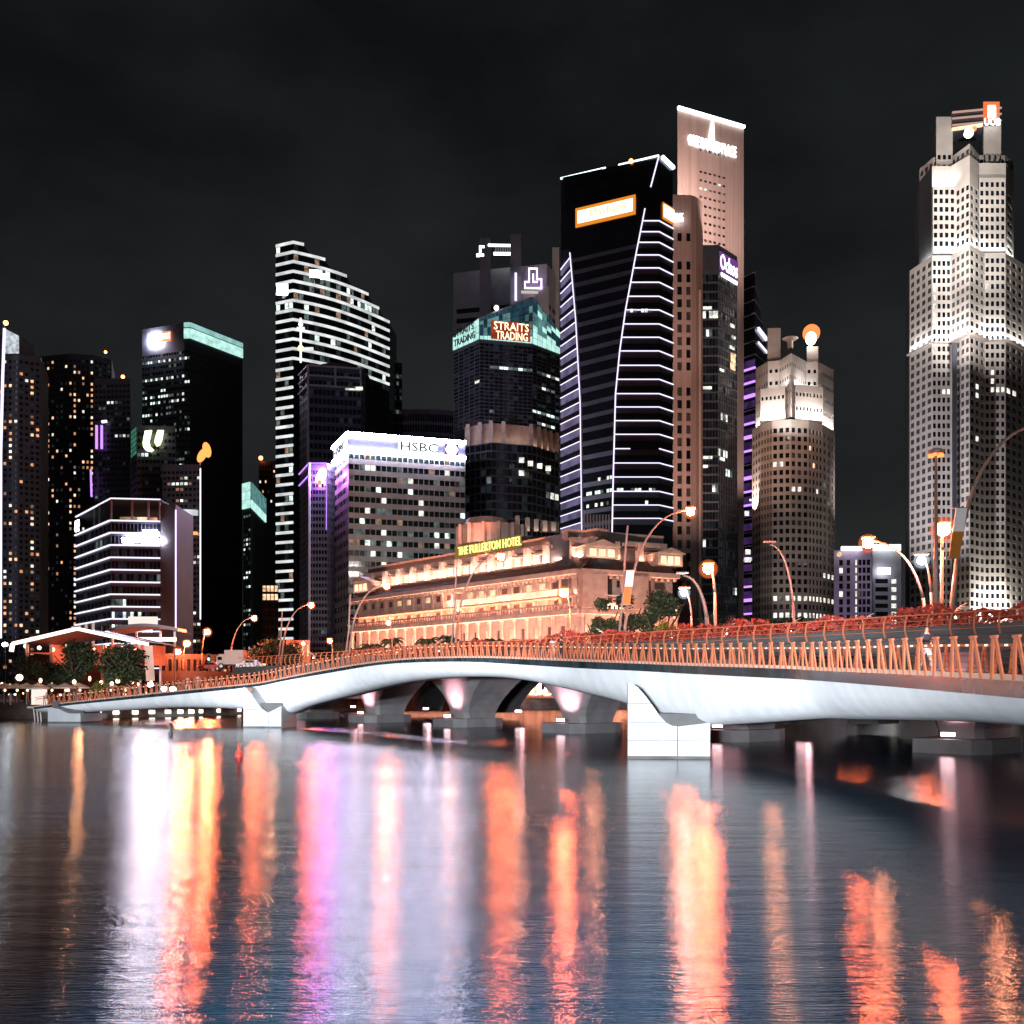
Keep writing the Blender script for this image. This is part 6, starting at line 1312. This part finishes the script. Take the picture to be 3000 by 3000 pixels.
p, s = esp(612, 3, ZD); t = thing('traffic_signal', 'traffic signal showing green over the road west of the peach truck', 'traffic light', p); hd = P(612, 1931, p.y); mb = MB(); mb.tube([p, hd+Vector((0, .1, .4))], .08, 6); mb.build('pole', M['black'], t); mb = MB(); mb.box(hd+Vector((0, .05, .35)), (1, 0, 0), .45, .25, 1.3); mb.build('signal_head', M['black'], t)
for dz, m_ in ((0, E['green']), (.38, M['glass']), (.75, M['glass'])): mb = MB(); mb.ball(hd+Vector((0, -.12, dz)), .2, 8, 6); mb.build('signal_lens', m_, t, True)
# low buildings behind the road
B = Building('low_house', 'low white lit house behind the curved lamps west of the hotel', 'hotel', 'glass', 'house', (X(870, 200), 200, 2)); a, c = PL(838, 200), PL(908, 199); B.solid([a, c], 2, 14, 10); B.grid(a, c, 2, 14, 5, 3, .45, .6, scatter(.6, ['warm1', 'cool2'], 3)); B.finish(); flood((X(880, 185), 182, 6), (X(870, 199), 199, 9), 4200, (1, .85, .75), 70)
B = Building('low_building', 'low dark building with a row of red lit windows behind the three clustered lamps', 'core', 'glass', 'building', (X(560, 190), 190, 2)); a, c = PL(470, 190), PL(720, 200); B.solid([a, c], 2, 11, 12); B.grid(a, c, 2, 11, 14, 2, .5, .5, scatter(.25, ['warm2', 'warm1', 'warm3'], 13)); B.finish()
B = Building('terrace_house', 'small terraced house of pink lit square windows at the foot of the banded tower', 'hoteldark', 'glass', 'house', (X(780, 420), 420, 2)); a, c = PL(768, 420), PL(815, 420); B.solid([a, c], 2, Zy(1712, 420), 10); B.grid(a, c, 2, Zy(1712, 420), 4, 13, .8, .7, lambda i, j, nx, nz: 'warm1' if j >= 11 else None); B.finish()
t = thing('marquee', 'white glowing marquee tent seen through the first arch of the road bridge', 'tent', P(1125, 2072, 196)); mb = MB(); n = 10
for i in range(n):
    f = lambda k: (math.cos(math.pi*k/n), math.sin(math.pi*k/n)); (c0, s0), (c1, s1) = f(i), f(i+1); o = Vector((X(1125, 194), 194, 2.0)); h = lambda c, s: o+Vector((-c*3.6, 0, s*3.2)); mb.q(h(c0, s0), h(c1, s1), h(c1, s1)+Vector((0, 6, 0)), h(c0, s0)+Vector((0, 6, 0))); mb.q(o, h(c0, s0), h(c1, s1))
mb.build('canvas_vault', emit('glowing_canvas', (1, .97, .88), 1.3, .3, .5), t); mb = MB()
for i in range(5): mb.bar(Vector((X(1125, 194)-3+i*1.5, 193.9, 2)), Vector((X(1125, 194)-3+i*1.5, 193.9, 2+3.2*math.sin(math.pi*(.08+i*.21)))), .12)
mb.build('tent_pole', M['black'], t)
# ------------------------------------------------------------------ buoys
p = P(700, 2217, 58.5); p.z = 0; t = thing('buoy', 'red conical buoy floating before the second pier of the footbridge', 'buoy', p); mb = MB(); mb.tube([p+Vector((0, 0, -.2)), p+Vector((0, 0, .18)), p+Vector((0, 0, .26)), p+Vector((0, 0, .7))], [.2, .24, .14, .06], 12); mb.build('float', M['red'], t); mb = MB(); mb.ball(p+Vector((0, 0, .76)), .09, 8, 6); mb.build('top_mark', M['red'], t)
p = P(500, 2157, 84); p.z = 0; t = thing('marker_post', 'black marker post standing in the river west of the red buoy', 'buoy', p); mb = MB(); mb.tube([p+Vector((0, 0, -.5)), p+Vector((0, 0, .35)), p+Vector((0, 0, .4)), p+Vector((0, 0, .95))], [.2, .19, .1, .09], 10); mb.build('post', M['black'], t); mb = MB(); mb.ball(p+Vector((0, 0, 1.0)), .13, 8, 6); mb.build('top_mark', M['black'], t)

# ------------------------------------------------------------------ people on the footbridge
def skin_mesh(name, joints, bones, m_, parent, sub=1):
    keys = list(joints); me = bpy.data.meshes.new(name); me.from_pydata([joints[k][0] for k in keys], [(keys.index(a), keys.index(b)) for a, b in bones], []); me.update()
    o = bpy.data.objects.new(name, me); COL.objects.link(o); md = o.modifiers.new('s', 'SKIN'); md.use_smooth_shade = True
    for k, v in zip(keys, me.skin_vertices[0].data): v.radius = joints[k][1] if isinstance(joints[k][1], tuple) else (joints[k][1],)*2
    me.skin_vertices[0].data[0].use_root = True; o.modifiers.new('u', 'SUBSURF').levels = sub
    bpy.context.view_layer.update(); ev = bpy.data.meshes.new_from_object(o.evaluated_get(bpy.context.evaluated_depsgraph_get())); bpy.data.objects.remove(o)
    ev.materials.clear(); ev.materials.append(m_); ev.name = name
    return link(name, ev, parent, False)
def person(label, s, off, face, h, shirt, bottom, hairlen, stride, group=None, shorts=True):
    r, d, n = jpos(s); p = Vector((r[0]+n.x*off, r[1]+n.y*off, r[2]-.02)); t = thing('person', label, 'person', p, group, math.atan2(d.y, d.x)+(0 if face > 0 else math.pi)); k = h/1.72
    V = lambda x, y, z: Vector((x, y, z))*k
    J = {'hip': (V(0, 0, .93), (.13*k, .11*k)), 'waist': (V(.01, 0, 1.08), (.115*k, .095*k)), 'chest': (V(.02, 0, 1.28), (.14*k, .105*k)), 'neckb': (V(.02, 0, 1.43), .065*k), 'neck': (V(.03, 0, 1.50), .05*k), 'head': (V(.045, 0, 1.60), (.08*k, .09*k)), 'crown': (V(.035, 0, 1.68), (.07*k, .075*k)), 'nose': (V(.125, 0, 1.585), .018*k)}
    Bn = [('hip', 'waist'), ('waist', 'chest'), ('chest', 'neckb'), ('neckb', 'neck'), ('neck', 'head'), ('head', 'crown'), ('head', 'nose')]
    for sd, nm, f in ((1, 'l', stride), (-1, 'r', -stride)):
        J['hj'+nm] = (V(0, .09*sd, .86), .085*k); J['kn'+nm] = (V(.17*f+.03, .09*sd, .48), .058*k); J['an'+nm] = (V(.30*f-(.10 if f < 0 else 0), .09*sd, .09), .038*k); J['to'+nm] = (V(.30*f-(.10 if f < 0 else 0)+.17, .10*sd, .03), .034*k)
        J['sh'+nm] = (V(.02, .175*sd, 1.40), .055*k); J['el'+nm] = (V(-.10*f-.02, .225*sd, 1.13), .042*k); J['wr'+nm] = (V(-.16*f+.08, .22*sd, .90), .028*k); J['pa'+nm] = (V(-.17*f+.10, .215*sd, .84), (.034*k, .018*k))
        Bn += [('hip', 'hj'+nm), ('hj'+nm, 'kn'+nm), ('kn'+nm, 'an'+nm), ('an'+nm, 'to'+nm), ('neckb', 'sh'+nm), ('sh'+nm, 'el'+nm), ('el'+nm, 'wr'+nm), ('wr'+nm, 'pa'+nm)]
        b0 = J['pa'+nm][0]
        for i in range(4):
            a_ = 'f%d%s' % (i, nm); c_ = 'g%d%s' % (i, nm); J[a_] = (b0+V(.030-.02*i, -.004*sd, -.045), .0095*k); J[c_] = (b0+V(.040-.022*i, -.018*sd, -.085+.008*abs(i-1)), .008*k); Bn += [('pa'+nm, a_), (a_, c_)]
        J['th'+nm] = (b0+V(.05, -.01*sd, -.015), .0105*k); J['ti'+nm] = (b0+V(.065, -.016*sd, -.05), .009*k); Bn += [('pa'+nm, 'th'+nm), ('th'+nm, 'ti'+nm)]
    body = skin_mesh('body', J, Bn, M['skin'], t)
    g_ = lambda q, e: (J[q][0], tuple(x+e*k for x in J[q][1]) if isinstance(J[q][1], tuple) else J[q][1]+e*k)
    K = {q: g_(q, .018) for q in ('waist', 'chest', 'neckb', 'shl', 'shr')}; K['hip'] = (J['hip'][0]+V(0, 0, .02), (.145*k, .125*k))
    for nm in 'lr': K['sl'+nm] = ((J['sh'+nm][0]*.45+J['el'+nm][0]*.55), .062*k)
    K = {q: K[q] for q in ('hip', 'waist', 'chest', 'neckb', 'shl', 'sll', 'shr', 'slr')}
    skin_mesh('shirt', K, [('hip', 'waist'), ('waist', 'chest'), ('chest', 'neckb'), ('neckb', 'shl'), ('shl', 'sll'), ('neckb', 'shr'), ('shr', 'slr')], M[shirt], t)
    K = {'w': (J['hip'][0]+V(0, 0, .07), (.135*k, .115*k)), 'hip': g_('hip', .012)}; Bs = [('w', 'hip')]
    for nm in 'lr':
        K['hj'+nm] = g_('hj'+nm, .022); K['e'+nm] = (J['hj'+nm][0]*(.35 if shorts else .0)+J['kn'+nm][0]*(.65 if shorts else 1), .085*k if shorts else .072*k); Bs += [('hip', 'hj'+nm), ('hj'+nm, 'e'+nm)]
        if not shorts: K['a'+nm] = (J['an'+nm][0]+V(0, 0, .02), .055*k); Bs += [('e'+nm, 'a'+nm)]
    skin_mesh('shorts' if shorts else 'trousers', K, Bs, M[bottom], t)
    K = {'a': (J['crown'][0]+V(-.03, 0, .02), (.085*k, .09*k)), 'b': (J['head'][0]+V(-.06, 0, .02), (.07*k, .085*k)), 'c': (J['neck'][0]+V(-.07, 0, .02-hairlen), .05*k)}; skin_mesh('hair', K, [('a', 'b'), ('b', 'c')], M['hair'], t)
    for nm in 'lr':
        K = {'h': (J['an'+nm][0]+V(-.03, 0, -.045), .045*k), 't': (J['to'+nm][0]+V(.02, 0, 0), .04*k)}; skin_mesh('shoe', K, [('h', 't')], M['whitepaint'], t)
    return t
def s_at(x):
    best = min(range(600), key=lambda i: abs((lambda r: 1500+r[0]/r[1]*F-x)(jpos(acc[-1]*i/600)[0]))); return acc[-1]*best/600
person('person in dark top and pale shorts striding along the near end of the footbridge', s_at(2652), .75, 1, 1.70, 'navy', 'pale', .06, 1)
person('person in pale shirt standing at the footbridge railing beside a darker dressed one', s_at(1598), .7, -1, 1.66, 'pale', 'pale', .05, .2, 'pair at the middle of the footbridge', False)
person('person in black clothes standing close behind a pale shirted one on the footbridge', s_at(1616), .9, -1, 1.76, 'navy', 'navy', .02, .15, 'pair at the middle of the footbridge', False)
person('person all in pale clothes walking at the west landing of the footbridge, nearer the floodlights', s_at(536), .8, 1, 1.68, 'pale', 'pale', .05, .7, 'walkers at the west landing', False)
person('person in pale top walking at the west landing of the footbridge, nearer the truck', s_at(563), .8, 1, 1.72, 'pale', 'canvas', .03, -.7, 'walkers at the west landing')


# walkers on the west quay: the same figures, each turned and placed anew
walkers = [o for o in bpy.data.objects if o.name.split('.')[0] == 'person' and o.parent is None]
for i, (x, d, an, k, lab) in enumerate(((30, 130.5, 1.2, 1, 'under the westernmost tree'), (95, 129.6, 2.6, .97, 'west of the lit kiosk'), (135, 129.8, -.4, 1.02, 'east of the lit kiosk'), (205, 130.2, .8, 1, 'below the tallest pavilion tree'), (262, 131.0, 2.2, .95, 'at the yellow lit bush'), (340, 133.5, -1.0, 1, 'between the yellow lit bush and the pavilion leg'), (400, 136.5, .3, 1.03, 'by the pavilion leg'))):
    w_ = dup(walkers[(i+1) % len(walkers)], Matrix.Translation((X(x, d), d, 2.0)) @ Matrix.Rotation(an, 4, 'Z') @ Matrix.Scale(k, 4), 'person standing on the west quay '+lab); w_['group'] = 'people on the west quay'
